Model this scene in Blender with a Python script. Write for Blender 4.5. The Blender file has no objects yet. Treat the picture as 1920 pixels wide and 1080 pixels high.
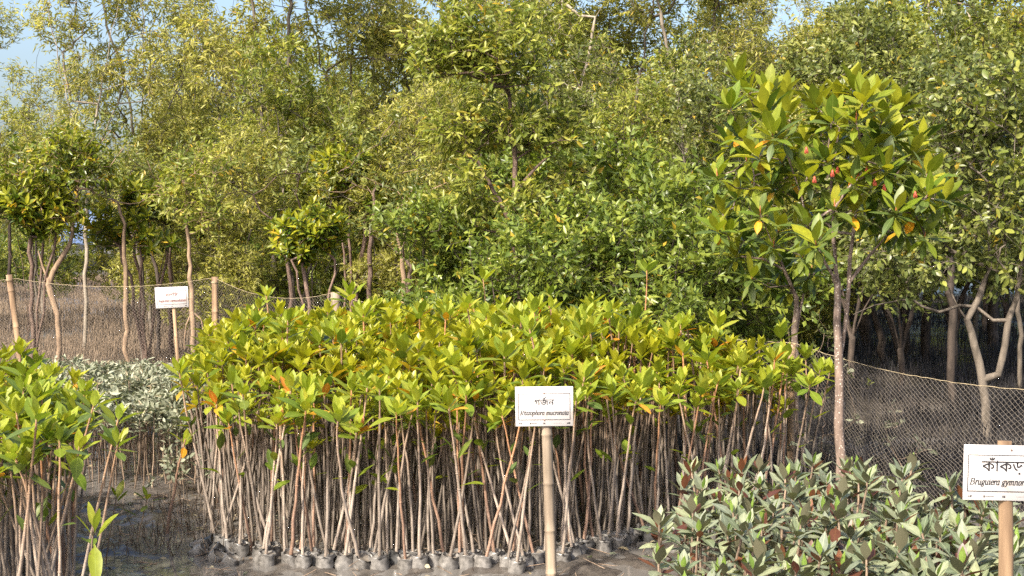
import bpy, math, random
import numpy as np
from mathutils import Vector, Matrix
from mathutils.geometry import tessellate_polygon

# ------------------------------------------------------------------ camera, sky, sun, exposure
S = bpy.context.scene
COL = S.collection
F = 2637.0
CAM_H = 1.8
PITCH = math.atan((540 - 440) / F)
cam = bpy.data.cameras.new('camera'); cam.sensor_width = 36; cam.lens = 36 * F / 1920
cam.clip_start = 0.1; cam.clip_end = 2000
cam_o = bpy.data.objects.new('camera', cam); COL.objects.link(cam_o)
cam_o.location = (0, 0, CAM_H); cam_o.rotation_euler = (math.pi / 2 - PITCH, 0, 0)
S.camera = cam_o

SUN_EL, SUN_AZ = math.radians(42), math.radians(-34)      # azimuth measured from behind the camera, towards the left
sdir = Vector((math.sin(SUN_AZ) * math.cos(SUN_EL), -math.cos(SUN_AZ) * math.cos(SUN_EL), math.sin(SUN_EL)))  # towards the sun
world = bpy.data.worlds.new('World'); S.world = world; world.use_nodes = True
nt = world.node_tree
sky = nt.nodes.new('ShaderNodeTexSky'); sky.sky_type = 'NISHITA'; sky.sun_disc = False
sky.sun_elevation = SUN_EL; sky.sun_rotation = math.atan2(sdir.x, sdir.y)
sky.air_density = 1.0; sky.dust_density = 5.0; sky.ozone_density = 2.2
bg = nt.nodes['Background']; bg.inputs['Strength'].default_value = 0.15
nt.links.new(sky.outputs[0], bg.inputs['Color'])
sun = bpy.data.lights.new('sun', 'SUN'); sun.energy = 4.4; sun.angle = math.radians(4.0); sun.color = (1.0, 0.91, 0.76)
sun_o = bpy.data.objects.new('sun', sun); COL.objects.link(sun_o)
sun_o.rotation_euler = sdir.to_track_quat('Z', 'Y').to_euler()
S.view_settings.view_transform = 'Standard'; S.view_settings.look = 'None'
S.view_settings.gamma = 1; S.view_settings.use_curve_mapping = False
S.view_settings.exposure = 1.15
S.render.engine = 'CYCLES'
cy = S.cycles
cy.max_bounces = 7; cy.diffuse_bounces = 4; cy.glossy_bounces = 2; cy.transmission_bounces = 5; cy.transparent_max_bounces = 4
cy.use_denoising = False
cy.sample_clamp_indirect = 3

# ------------------------------------------------------------------ helpers
rnd = random.Random(7)
R0 = np.random.default_rng(11)

def at(px, py, d):
    u = (px - 960) / F; v = (540 - py) / F
    c, s = math.cos(PITCH), math.sin(PITCH)
    y = c + v * s; z = -s + v * c
    k = d / y
    return Vector((u * k, d, CAM_H + z * k))

def tag(o, label=None, cat=None, group=None, kind=None):
    if label: o['label'] = label
    if cat: o['category'] = cat
    if group: o['group'] = group
    if kind: o['kind'] = kind
    return o

def empty(name, loc, rz=0.0):
    o = bpy.data.objects.new(name, None); COL.objects.link(o)
    o.location = loc; o.rotation_euler = (0, 0, rz); o.empty_display_size = 0.05
    return o

def link(name, me, parent=None, mat=None):
    o = bpy.data.objects.new(name, me); COL.objects.link(o)
    if parent: o.parent = parent
    if mat is not None: o.matrix_basis = mat
    return o

def mesh_np(name, V, Fc, mats, tint=None, smooth=False, midx=None, quads=False):
    """V (n,3), Fc (m,3) or (m,4) -> mesh"""
    me = bpy.data.meshes.new(name)
    V = np.ascontiguousarray(V, dtype=np.float32); Fc = np.ascontiguousarray(Fc, dtype=np.int32)
    k = Fc.shape[1]
    me.vertices.add(len(V)); me.vertices.foreach_set('co', V.ravel())
    me.loops.add(Fc.size); me.loops.foreach_set('vertex_index', Fc.ravel())
    me.polygons.add(len(Fc))
    me.polygons.foreach_set('loop_start', np.arange(0, Fc.size, k, dtype=np.int32))
    me.polygons.foreach_set('loop_total', np.full(len(Fc), k, dtype=np.int32))
    for m in mats: me.materials.append(m)
    if midx is not None: me.polygons.foreach_set('material_index', np.ascontiguousarray(midx, dtype=np.int32))
    me.update(calc_edges=True)
    if smooth: me.polygons.foreach_set('use_smooth', np.ones(len(Fc), dtype=bool))
    if tint is not None:
        a = me.color_attributes.new('tint', 'FLOAT_COLOR', 'POINT')
        a.data.foreach_set('color', np.ascontiguousarray(tint, dtype=np.float32).ravel())
    return me

def nrm(a):
    return a / np.maximum(np.linalg.norm(a, axis=-1, keepdims=True), 1e-9)

def vnoise(x, y, seed=0):
    r = np.random.default_rng(seed).random((64, 64))
    xi = np.floor(x).astype(int); yi = np.floor(y).astype(int)
    fx = x - xi; fy = y - yi
    fx = fx * fx * (3 - 2 * fx); fy = fy * fy * (3 - 2 * fy)
    g = lambda a, b: r[a % 64, b % 64]
    return (g(xi, yi) * (1 - fx) + g(xi + 1, yi) * fx) * (1 - fy) + (g(xi, yi + 1) * (1 - fx) + g(xi + 1, yi + 1) * fx) * fy - 0.5

# ------------------------------------------------------------------ materials
def new_mat(name):
    m = bpy.data.materials.new(name); m.use_nodes = True
    return m, m.node_tree, m.node_tree.nodes, m.node_tree.links

def ramp(N, L, fac, stops):
    r = N.new('ShaderNodeValToRGB'); cr = r.color_ramp
    while len(cr.elements) < len(stops): cr.elements.new(0.5)
    for e, (p, c) in zip(cr.elements, stops):
        e.position = p; e.color = (*c, 1)
    L.new(fac, r.inputs[0]); return r.outputs[0]

def leaf_mat(name, greens, source='attr', yellow=None, rough=0.38, trans=0.35, tcol=(1.25, 1.25, 0.55), mottle=0.25, spec=0.4, back=None, vein=None):
    m, t, N, L = new_mat(name)
    N.remove(N['Principled BSDF'])
    out = N['Material Output']
    if source == 'attr':
        a = N.new('ShaderNodeAttribute'); a.attribute_name = 'tint'
        sp = N.new('ShaderNodeSeparateColor'); L.new(a.outputs['Color'], sp.inputs[0])
        fac = sp.outputs[0]
    else:
        a = N.new('ShaderNodeObjectInfo'); fac = a.outputs['Random']; sp = None
    col = ramp(N, L, fac, [(i / max(1, len(greens) - 1), g) for i, g in enumerate(greens)])
    if yellow and sp:
        y = ramp(N, L, fac, [(0, yellow[0]), (1, yellow[1])])
        mx = N.new('ShaderNodeMix'); mx.data_type = 'RGBA'
        L.new(sp.outputs[1], mx.inputs['Factor']); L.new(col, mx.inputs['A']); L.new(y, mx.inputs['B']); col = mx.outputs['Result']
    tc = N.new('ShaderNodeTexCoord')
    nz = N.new('ShaderNodeTexNoise'); nz.inputs['Scale'].default_value = 26 if source != 'attr' else 9; nz.inputs['Detail'].default_value = 3
    L.new(tc.outputs['Object'], nz.inputs['Vector'])
    mr = N.new('ShaderNodeMapRange'); mr.inputs['From Min'].default_value = 0.25; mr.inputs['From Max'].default_value = 0.75
    mr.inputs['To Min'].default_value = 1 - mottle; mr.inputs['To Max'].default_value = 1 + mottle
    L.new(nz.outputs[0], mr.inputs['Value'])
    vm = N.new('ShaderNodeVectorMath'); vm.operation = 'SCALE'
    L.new(col, vm.inputs[0]); L.new(mr.outputs[0], vm.inputs['Scale']); col = vm.outputs[0]
    if vein:   # pale midrib on leaf objects (local x across the blade)
        sx = N.new('ShaderNodeSeparateXYZ'); L.new(tc.outputs['Object'], sx.inputs[0])
        ab = N.new('ShaderNodeMath'); ab.operation = 'ABSOLUTE'; L.new(sx.outputs[0], ab.inputs[0])
        mv = N.new('ShaderNodeMapRange'); mv.inputs['From Min'].default_value = 0.0008; mv.inputs['From Max'].default_value = 0.0026
        mv.inputs['To Min'].default_value = 0.65; mv.inputs['To Max'].default_value = 0
        L.new(ab.outputs[0], mv.inputs['Value'])
        mx = N.new('ShaderNodeMix'); mx.data_type = 'RGBA'
        L.new(mv.outputs[0], mx.inputs['Factor']); L.new(col, mx.inputs['A']); mx.inputs['B'].default_value = (*vein, 1); col = mx.outputs['Result']
    if source != 'attr':     # brown blemishes and nibbled spots
        n5 = N.new('ShaderNodeTexNoise'); n5.inputs['Scale'].default_value = 55; n5.inputs['Detail'].default_value = 2
        ad = N.new('ShaderNodeVectorMath'); L.new(tc.outputs['Object'], ad.inputs[0])
        cx = N.new('ShaderNodeCombineXYZ'); m7 = N.new('ShaderNodeMath'); m7.operation = 'MULTIPLY'; m7.inputs[1].default_value = 37.0
        L.new(a.outputs['Random'], m7.inputs[0]); L.new(m7.outputs[0], cx.inputs[0]); L.new(cx.outputs[0], ad.inputs[1]); L.new(ad.outputs[0], n5.inputs['Vector'])
        m5 = N.new('ShaderNodeMapRange'); m5.inputs['From Min'].default_value = 0.66; m5.inputs['From Max'].default_value = 0.74; m5.inputs['To Max'].default_value = 0.75
        L.new(n5.outputs[0], m5.inputs['Value'])
        mx = N.new('ShaderNodeMix'); mx.data_type = 'RGBA'
        L.new(m5.outputs[0], mx.inputs['Factor']); L.new(col, mx.inputs['A']); mx.inputs['B'].default_value = (0.16, 0.09, 0.03, 1); col = mx.outputs['Result']
    if back:
        ge = N.new('ShaderNodeNewGeometry')
        mx = N.new('ShaderNodeMix'); mx.data_type = 'RGBA'
        L.new(ge.outputs['Backfacing'], mx.inputs['Factor']); L.new(col, mx.inputs['A']); mx.inputs['B'].default_value = (*back, 1); col = mx.outputs['Result']
    pb = N.new('ShaderNodeBsdfPrincipled'); pb.inputs['Roughness'].default_value = rough
    pb.inputs['Specular IOR Level'].default_value = spec
    L.new(col, pb.inputs['Base Color'])
    tm = N.new('ShaderNodeVectorMath'); tm.operation = 'MULTIPLY'; L.new(col, tm.inputs[0]); tm.inputs[1].default_value = tcol
    tr = N.new('ShaderNodeBsdfTranslucent'); L.new(tm.outputs[0], tr.inputs['Color'])
    ms = N.new('ShaderNodeMixShader'); ms.inputs[0].default_value = trans
    L.new(pb.outputs[0], ms.inputs[1]); L.new(tr.outputs[0], ms.inputs[2]); L.new(ms.outputs[0], out.inputs['Surface'])
    return m

def bark_mat(name, c1, c2, scale=30, spots=None, zgrad=None, rough=0.85, stretch=0.25, bump=0.4):
    m, t, N, L = new_mat(name)
    pb = N['Principled BSDF']; pb.inputs['Roughness'].default_value = rough; pb.inputs['Specular IOR Level'].default_value = 0.25
    tc = N.new('ShaderNodeTexCoord'); mp = N.new('ShaderNodeMapping'); mp.inputs['Scale'].default_value = (1, 1, stretch)
    L.new(tc.outputs['Object'], mp.inputs[0])
    nz = N.new('ShaderNodeTexNoise'); nz.inputs['Scale'].default_value = scale; nz.inputs['Detail'].default_value = 5
    L.new(mp.outputs[0], nz.inputs['Vector'])
    col = ramp(N, L, nz.outputs[0], [(0.3, c1), (0.7, c2)])
    if zgrad:     # colour changes along the stem: (z0, z1, colour)
        sx = N.new('ShaderNodeSeparateXYZ'); L.new(tc.outputs['Object'], sx.inputs[0])
        mr = N.new('ShaderNodeMapRange'); mr.inputs['From Min'].default_value = zgrad[0]; mr.inputs['From Max'].default_value = zgrad[1]
        L.new(sx.outputs[2], mr.inputs['Value'])
        mx = N.new('ShaderNodeMix'); mx.data_type = 'RGBA'
        L.new(mr.outputs[0], mx.inputs['Factor']); L.new(col, mx.inputs['A']); mx.inputs['B'].default_value = (*zgrad[2], 1); col = mx.outputs['Result']
    if spots:     # pale corky dots
        vo = N.new('ShaderNodeTexVoronoi'); vo.inputs['Scale'].default_value = spots[0]; L.new(tc.outputs['Object'], vo.inputs['Vector'])
        mr = N.new('ShaderNodeMapRange'); mr.inputs['From Min'].default_value = 0.18; mr.inputs['From Max'].default_value = 0.3
        mr.inputs['To Min'].default_value = 0.85; mr.inputs['To Max'].default_value = 0
        L.new(vo.outputs['Distance'], mr.inputs['Value'])
        mx = N.new('ShaderNodeMix'); mx.data_type = 'RGBA'
        L.new(mr.outputs[0], mx.inputs['Factor']); L.new(col, mx.inputs['A']); mx.inputs['B'].default_value = (*spots[1], 1); col = mx.outputs['Result']
    oi = N.new('ShaderNodeObjectInfo'); mr2 = N.new('ShaderNodeMapRange'); mr2.inputs['To Min'].default_value = 0.65; mr2.inputs['To Max'].default_value = 1.3
    L.new(oi.outputs['Random'], mr2.inputs['Value'])
    vm = N.new('ShaderNodeVectorMath'); vm.operation = 'SCALE'; L.new(col, vm.inputs[0]); L.new(mr2.outputs[0], vm.inputs['Scale'])
    L.new(vm.outputs[0], pb.inputs['Base Color'])
    b = N.new('ShaderNodeBump'); b.inputs['Strength'].default_value = bump; b.inputs['Distance'].default_value = 0.004
    L.new(nz.outputs[0], b.inputs['Height']); L.new(b.outputs[0], pb.inputs['Normal'])
    return m

def plain(name, c, rough=0.6, metal=0.0, var=0.0, scale=20):
    m, t, N, L = new_mat(name)
    pb = N['Principled BSDF']; pb.inputs['Roughness'].default_value = rough; pb.inputs['Metallic'].default_value = metal
    pb.inputs['Base Color'].default_value = (*c, 1)
    if var:
        tc = N.new('ShaderNodeTexCoord'); nz = N.new('ShaderNodeTexNoise'); nz.inputs['Scale'].default_value = scale; nz.inputs['Detail'].default_value = 5
        L.new(tc.outputs['Object'], nz.inputs['Vector'])
        L.new(ramp(N, L, nz.outputs[0], [(0.3, tuple(x * (1 - var) for x in c)), (0.7, tuple(min(1, x * (1 + var)) for x in c))]), pb.inputs['Base Color'])
    return m

M = {}
ORANGE = ((0.40, 0.24, 0.02), (0.50, 0.36, 0.04))
M['young'] = leaf_mat('leaf_young', [(0.20, 0.26, 0.018), (0.30, 0.325, 0.025), (0.24, 0.31, 0.035), (0.38, 0.36, 0.04)], 'obj', rough=0.46, trans=0.42, spec=0.3, vein=(0.34, 0.38, 0.08))
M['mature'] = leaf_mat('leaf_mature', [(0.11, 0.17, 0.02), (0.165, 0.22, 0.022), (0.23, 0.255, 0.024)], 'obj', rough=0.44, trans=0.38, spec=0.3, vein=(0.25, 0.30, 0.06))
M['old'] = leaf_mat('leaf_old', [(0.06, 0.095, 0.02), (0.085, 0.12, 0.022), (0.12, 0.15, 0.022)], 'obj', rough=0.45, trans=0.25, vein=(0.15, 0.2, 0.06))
M['orange'] = leaf_mat('leaf_orange', [(0.55, 0.22, 0.01), (0.60, 0.32, 0.02), (0.50, 0.16, 0.02)], 'obj', rough=0.4, trans=0.3, tcol=(1.2, 1.1, 0.6), vein=(0.6, 0.4, 0.08))
M['muddy'] = leaf_mat('leaf_silty', [(0.11, 0.14, 0.08), (0.165, 0.195, 0.11), (0.27, 0.29, 0.165), (0.14, 0.165, 0.12), (0.22, 0.235, 0.155)], 'obj', rough=0.52, trans=0.22, tcol=(1.0, 1.2, 0.5), mottle=0.3, spec=0.4, back=(0.15, 0.14, 0.09), vein=(0.3, 0.33, 0.22))
M['muddy_new'] = leaf_mat('leaf_silty_new', [(0.16, 0.26, 0.05), (0.24, 0.34, 0.07)], 'obj', rough=0.4, trans=0.4, vein=(0.3, 0.4, 0.1))
M['brown'] = leaf_mat('leaf_brown', [(0.06, 0.022, 0.018), (0.10, 0.04, 0.025), (0.18, 0.07, 0.03)], 'obj', rough=0.4, trans=0.25, tcol=(1.4, 0.9, 0.6), vein=(0.12, 0.06, 0.03))
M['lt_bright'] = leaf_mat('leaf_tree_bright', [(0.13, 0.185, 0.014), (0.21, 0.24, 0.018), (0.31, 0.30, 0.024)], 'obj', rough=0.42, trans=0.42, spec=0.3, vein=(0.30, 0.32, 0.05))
# joined foliage
M['f_seed'] = leaf_mat('foliage_seedling', [(0.12, 0.17, 0.018), (0.23, 0.255, 0.02), (0.34, 0.33, 0.022)], 'attr', ORANGE, rough=0.36, trans=0.4)
M['f_airy'] = leaf_mat('foliage_narrow', [(0.17, 0.185, 0.04), (0.34, 0.33, 0.075), (0.50, 0.455, 0.13)], 'attr', ORANGE, rough=0.42, trans=0.5, tcol=(1.15, 1.2, .7), mottle=0.35)
M['f_olive'] = leaf_mat('foliage_olive', [(0.095, 0.14, 0.03), (0.235, 0.26, 0.045), (0.42, 0.40, 0.08)], 'attr', ORANGE, rough=0.4, trans=0.46, tcol=(1.15, 1.2, .7), mottle=0.35)
M['f_broad'] = leaf_mat('foliage_glossy', [(0.045, 0.085, 0.012), (0.13, 0.165, 0.016), (0.31, 0.31, 0.025)], 'attr', ORANGE, rough=0.3, trans=0.34, mottle=0.3)
M['f_lush'] = leaf_mat('foliage_lush', [(0.06, 0.10, 0.022), (0.15, 0.20, 0.035), (0.29, 0.32, 0.05)], 'attr', ORANGE, rough=0.34, trans=0.38, mottle=0.3)
M['f_grey'] = leaf_mat('foliage_silvery', [(0.12, 0.135, 0.085), (0.22, 0.23, 0.155), (0.34, 0.345, 0.25)], 'attr', ((0.3, 0.24, 0.14), (0.35, 0.3, 0.2)), rough=0.6, trans=0.2, tcol=(1, 1.1, 0.7))
M['f_round'] = leaf_mat('foliage_rounded', [(0.06, 0.085, 0.028), (0.15, 0.175, 0.045), (0.29, 0.30, 0.08)], 'attr', ORANGE, rough=0.36, trans=0.35, mottle=0.3)
M['l_round'] = leaf_mat('leaf_rounded', [(0.11, 0.145, 0.03), (0.19, 0.22, 0.04), (0.29, 0.30, 0.06)], 'obj', rough=0.36, trans=0.35)
M['l_broad'] = leaf_mat('leaf_glossy', [(0.06, 0.11, 0.012), (0.13, 0.18, 0.015), (0.22, 0.25, 0.02)], 'obj', rough=0.3, trans=0.34)
# wood
M['stem'] = bark_mat('seedling_stem', (0.17, 0.135, 0.11), (0.36, 0.30, 0.25), 60, (170, (0.42, 0.36, 0.30)), (0.35, 1.0, (0.26, 0.15, 0.08)))
M['stem_red'] = bark_mat('seedling_stem_red', (0.16, 0.10, 0.07), (0.30, 0.19, 0.14), 60, (170, (0.42, 0.33, 0.26)), (0.25, 0.95, (0.30, 0.14, 0.06)))
M['stem_small'] = bark_mat('small_stem', (0.13, 0.09, 0.065), (0.24, 0.18, 0.13), 60)
M['bark_pale'] = bark_mat('bark_pale', (0.20, 0.165, 0.125), (0.36, 0.31, 0.25), 14)
M['bark_grey'] = bark_mat('bark_grey', (0.085, 0.07, 0.055), (0.21, 0.175, 0.14), 22)
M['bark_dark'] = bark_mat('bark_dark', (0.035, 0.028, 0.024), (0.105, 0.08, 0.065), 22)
M['bark_red'] = bark_mat('bark_red', (0.075, 0.05, 0.04), (0.19, 0.125, 0.095), 40, (60, (0.34, 0.27, 0.22)))
M['bark_speck'] = bark_mat('bark_speckled', (0.09, 0.065, 0.052), (0.21, 0.155, 0.125), 40, (55, (0.42, 0.36, 0.31)))
M['bark_tan'] = bark_mat('bark_tan', (0.13, 0.09, 0.06), (0.29, 0.20, 0.13), 24)
M['bamboo'] = bark_mat('bamboo', (0.12, 0.075, 0.045), (0.42, 0.285, 0.175), 16, rough=0.6, stretch=0.08, bump=0.15)
M['bamboo_grey'] = bark_mat('bamboo_weathered', (0.10, 0.075, 0.055), (0.40, 0.32, 0.235), 16, rough=0.7, stretch=0.08, bump=0.2)
M['node'] = plain('bamboo_node', (0.20, 0.13, 0.08), 0.8, var=0.3)
M['stick'] = bark_mat('root_peg', (0.025, 0.02, 0.016), (0.29, 0.215, 0.15), 34, rough=0.7, stretch=.05)
M['stick_wet_shade'] = bark_mat('root_peg_wet_shade', (0.012, 0.012, 0.014), (0.075, 0.068, 0.068), 34, rough=0.3, stretch=.05)  # shade under the right-hand trees put into the colour; low roughness for wetness
M['bag'] = plain('grow_bag_muddy', (0.16, 0.15, 0.14), 0.34, var=0.6, scale=30)
M['bag_dark'] = plain('grow_bag_black', (0.05, 0.05, 0.05), 0.35, var=0.6, scale=18)
M['soil'] = plain('bag_soil', (0.13, 0.11, 0.09), 0.8, var=0.4, scale=40)
M['net'] = plain('net_cord', (0.17, 0.145, 0.12), 0.8)
M['rope'] = plain('rope_fibre', (0.33, 0.265, 0.165), 0.8, var=0.3)
M['ink'] = plain('ink', (0.02, 0.018, 0.02), 0.6)
M['ink_red'] = plain('ink_faded_red', (0.12, 0.03, 0.02), 0.6)
M['nail'] = plain('nail_rusty', (0.28, 0.15, 0.10), 0.5, 0.4, var=0.3)
M['flower'] = plain('red_flower', (0.36, 0.06, 0.03), 0.5, var=0.3)
M['bud'] = plain('leaf_bud', (0.45, 0.16, 0.07), 0.4)

def white_board():
    m, t, N, L = new_mat('board_white')
    pb = N['Principled BSDF']; pb.inputs['Roughness'].default_value = 0.45
    tc = N.new('ShaderNodeTexCoord'); nz = N.new('ShaderNodeTexNoise'); nz.inputs['Scale'].default_value = 9; nz.inputs['Detail'].default_value = 6
    L.new(tc.outputs['Object'], nz.inputs['Vector'])
    L.new(ramp(N, L, nz.outputs[0], [(0.35, (0.47, 0.46, 0.47)), (0.6, (0.46, 0.43, 0.42)), (0.75, (0.38, 0.31, 0.25))]), pb.inputs['Base Color'])
    return m
M['board'] = white_board()

def mud_mat():
    m, t, N, L = new_mat('mud')
    pb = N['Principled BSDF']
    tc = N.new('ShaderNodeTexCoord')
    n1 = N.new('ShaderNodeTexNoise'); n1.inputs['Scale'].default_value = 1.3; n1.inputs['Detail'].default_value = 8; n1.inputs['Roughness'].default_value = 0.65
    n2 = N.new('ShaderNodeTexNoise'); n2.inputs['Scale'].default_value = 22; n2.inputs['Detail'].default_value = 6
    n3 = N.new('ShaderNodeTexNoise'); n3.inputs['Scale'].default_value = 0.5; n3.inputs['Detail'].default_value = 4
    for n in (n1, n2, n3): L.new(tc.outputs['Object'], n.inputs['Vector'])
    a = ramp(N, L, n1.outputs[0], [(0.3, (0.038, 0.032, 0.028)), (0.55, (0.075, 0.066, 0.059)), (0.75, (0.13, 0.117, 0.105))])
    b = ramp(N, L, n2.outputs[0], [(0.3, (0.7, 0.7, 0.7)), (0.7, (1.25, 1.22, 1.18))])
    mu = N.new('ShaderNodeVectorMath'); mu.operation = 'MULTIPLY'; L.new(a, mu.inputs[0]); L.new(b, mu.inputs[1]); L.new(mu.outputs[0], pb.inputs['Base Color'])
    mr = N.new('ShaderNodeMapRange'); mr.inputs['From Min'].default_value = 0.42; mr.inputs['From Max'].default_value = 0.7
    mr.inputs['To Min'].default_value = 0.12; mr.inputs['To Max'].default_value = 0.6
    L.new(n3.outputs[0], mr.inputs['Value']); L.new(mr.outputs[0], pb.inputs['Roughness'])
    bp = N.new('ShaderNodeBump'); bp.inputs['Strength'].default_value = 0.7; bp.inputs['Distance'].default_value = 0.012
    L.new(n2.outputs[0], bp.inputs['Height']); L.new(bp.outputs[0], pb.inputs['Normal'])
    return m
M['mud'] = mud_mat()

def water_mat(name, c, rough=0.06):
    m, t, N, L = new_mat(name)
    pb = N['Principled BSDF']; pb.inputs['Base Color'].default_value = (*c, 1); pb.inputs['Roughness'].default_value = rough
    pb.inputs['IOR'].default_value = 1.33; pb.inputs['Specular IOR Level'].default_value = 0.6
    tc = N.new('ShaderNodeTexCoord'); nz = N.new('ShaderNodeTexNoise'); nz.inputs['Scale'].default_value = 6; nz.inputs['Detail'].default_value = 4
    L.new(tc.outputs['Object'], nz.inputs['Vector'])
    b = N.new('ShaderNodeBump'); b.inputs['Strength'].default_value = 0.25; b.inputs['Distance'].default_value = 0.01
    L.new(nz.outputs[0], b.inputs['Height']); L.new(b.outputs[0], pb.inputs['Normal'])
    return m
M['puddle'] = water_mat('puddle_water', (0.13, 0.12, 0.11))
M['river'] = water_mat('river_water', (0.14, 0.14, 0.13), 0.15)

# ------------------------------------------------------------------ the ground: one sheet to the horizon
def ground():
    def axis(lo, hi, step, far):
        a = list(np.arange(lo, hi + 1e-6, step)); s = step
        l = lo
        left = []
        while l > -far: s *= 1.35; l -= s; left.append(l)
        s = step; h = hi; right = []
        while h < far: s *= 1.35; h += s; right.append(h)
        return np.array(left[::-1] + a + right)
    xs = axis(-4.5, 4.5, 0.035, 900); ys = axis(4.2, 13.0, 0.035, 900)
    X, Y = np.meshgrid(xs, ys)
    near = np.clip(1 - np.maximum(np.maximum(np.abs(X) - 6, Y - 16), 3 - Y) / 6, 0.15, 1)
    Z = (0.035 * vnoise(X * 1.7, Y * 1.7, 1) + 0.03 * vnoise(X * 5, Y * 5, 2) + 0.035 * vnoise(X * 13, Y * 11, 3) + 0.03 * vnoise(X * 27, Y * 23, 4)) * near
    wet = np.exp(-((X + 1.75) / 0.55) ** 2 - ((Y - 7.3) / 1.1) ** 2)
    Z = Z - 0.022 * wet
    Z = np.where(Y > 66, -0.5, Z)
    nx, ny = len(xs), len(ys)
    V = np.stack([X.ravel(), Y.ravel(), Z.ravel()], 1)
    i = np.arange(nx - 1)[None, :] + np.arange(ny - 1)[:, None] * nx
    Q = np.stack([i, i + 1, i + 1 + nx, i + nx], -1).reshape(-1, 4)
    o = link('mud_ground', mesh_np('mud_ground', V, Q, [M['mud']], smooth=True)); tag(o, kind='structure')
    def sheet(name, x0, x1, y0, y1, z, m):
        me = mesh_np(name, [(x0, y0, z), (x1, y0, z), (x1, y1, z), (x0, y1, z)], [(0, 1, 2, 3)], [m])
        return tag(link(name, me), kind='structure')
    sheet('puddle_water', -6, 6, 2.5, 12.4, 0.002, M['puddle'])
    sheet('river', -850, 850, 64, 880, -0.06, M['river'])
ground()

# ------------------------------------------------------------------ leaf templates
def leaf_template(kind):
    """x across, y along, z = upper side; unit length"""
    if kind == 'tiny':
        V = [(0, 0, 0), (-.5, .42, .10), (.5, .42, .10), (0, 1, -.06), (0, .45, 0)]
        return np.array(V, float), np.array([(0, 4, 1), (0, 2, 4), (2, 3, 4), (4, 3, 1)])
    if kind == 'small':
        V = [(0, 0, 0), (-.42, .25, .08), (0, .25, 0), (.42, .25, .08), (-.48, .62, .04), (0, .62, -.04), (.48, .62, .04), (0, 1, -.12)]
        return np.array(V, float), np.array([(0, 2, 1), (0, 3, 2), (1, 2, 5), (1, 5, 4), (2, 3, 6), (2, 6, 5), (4, 5, 7), (5, 6, 7)])
prof = {'ell': [(0, .04), (.10, .10), (.28, .40), (.50, .50), (.72, .40), (.88, .20), (1, 0)],
        'lan': [(0, .04), (.10, .12), (.30, .42), (.48, .50), (.70, .34), (.87, .15), (1, 0)],
        'rnd': [(0, .05), (.10, .16), (.30, .45), (.55, .50), (.78, .38), (.92, .2), (1, 0)]}
def leaf_mesh(name, L, W, mat, kind='ell', fold=0.22, curl=0.12, wave=0.0, seed=0):
    r = random.Random(seed); V = []; Fc = []
    p = prof[kind]
    for k, (t, w) in enumerate(p):
        z = -curl * L * t * t
        wl = w * W
        if w == 0: V.append((0, t * L, z)); continue
        dz = fold * wl
        V += [(-wl * r.uniform(.94, 1.06), t * L, z + dz + r.uniform(-1, 1) * wave * W), (0, t * L, z), (wl * r.uniform(.94, 1.06), t * L, z + dz + r.uniform(-1, 1) * wave * W)]
    n = len(p) - 1
    for k in range(n - 1):
        a = 3 * k; b = a + 3
        Fc += [(a, a + 1, b + 1), (a, b + 1, b), (a + 1, a + 2, b + 2), (a + 1, b + 2, b + 1)]
    a = 3 * (n - 1); tip = 3 * n
    Fc += [(a, a + 1, tip), (a + 1, a + 2, tip)]
    return mesh_np(name, V, Fc, [M[mat]], smooth=True)

def leaves_joined(name, P, D, Nn, L, W, tint, tmpl, mat):
    T, Fc = leaf_template(tmpl)
    D = nrm(D); X = nrm(np.cross(D, Nn)); Z = np.cross(X, D)
    V = (P[:, None, :] + T[None, :, 0:1] * X[:, None, :] * W[:, None, None] + T[None, :, 1:2] * D[:, None, :] * L[:, None, None]
         + T[None, :, 2:3] * Z[:, None, :] * L[:, None, None])
    k = len(T)
    FF = (Fc[None] + (np.arange(len(P)) * k)[:, None, None]).reshape(-1, 3)
    tt = np.zeros((len(P), k, 4)); tt[:, :, 0] = tint[:, 0:1]; tt[:, :, 1] = tint[:, 1:2]; tt[:, :, 3] = 1
    return mesh_np(name, V.reshape(-1, 3), FF, [M[mat]] if isinstance(mat, str) else mat, tint=tt.reshape(-1, 4))

def frame(pos, d, up, s=1.0, sx=None):
    d = Vector(d).normalized(); up = Vector(up)
    x = d.cross(up)
    if x.length < 1e-4: x = d.cross(Vector((1, 0.3, 0)))
    x.normalize(); z = x.cross(d)
    sx = sx or s
    m = Matrix(((x.x * sx, d.x * s, z.x * s, pos[0]), (x.y * sx, d.y * s, z.y * s, pos[1]), (x.z * sx, d.z * s, z.z * s, pos[2]), (0, 0, 0, 1)))
    return m

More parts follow.
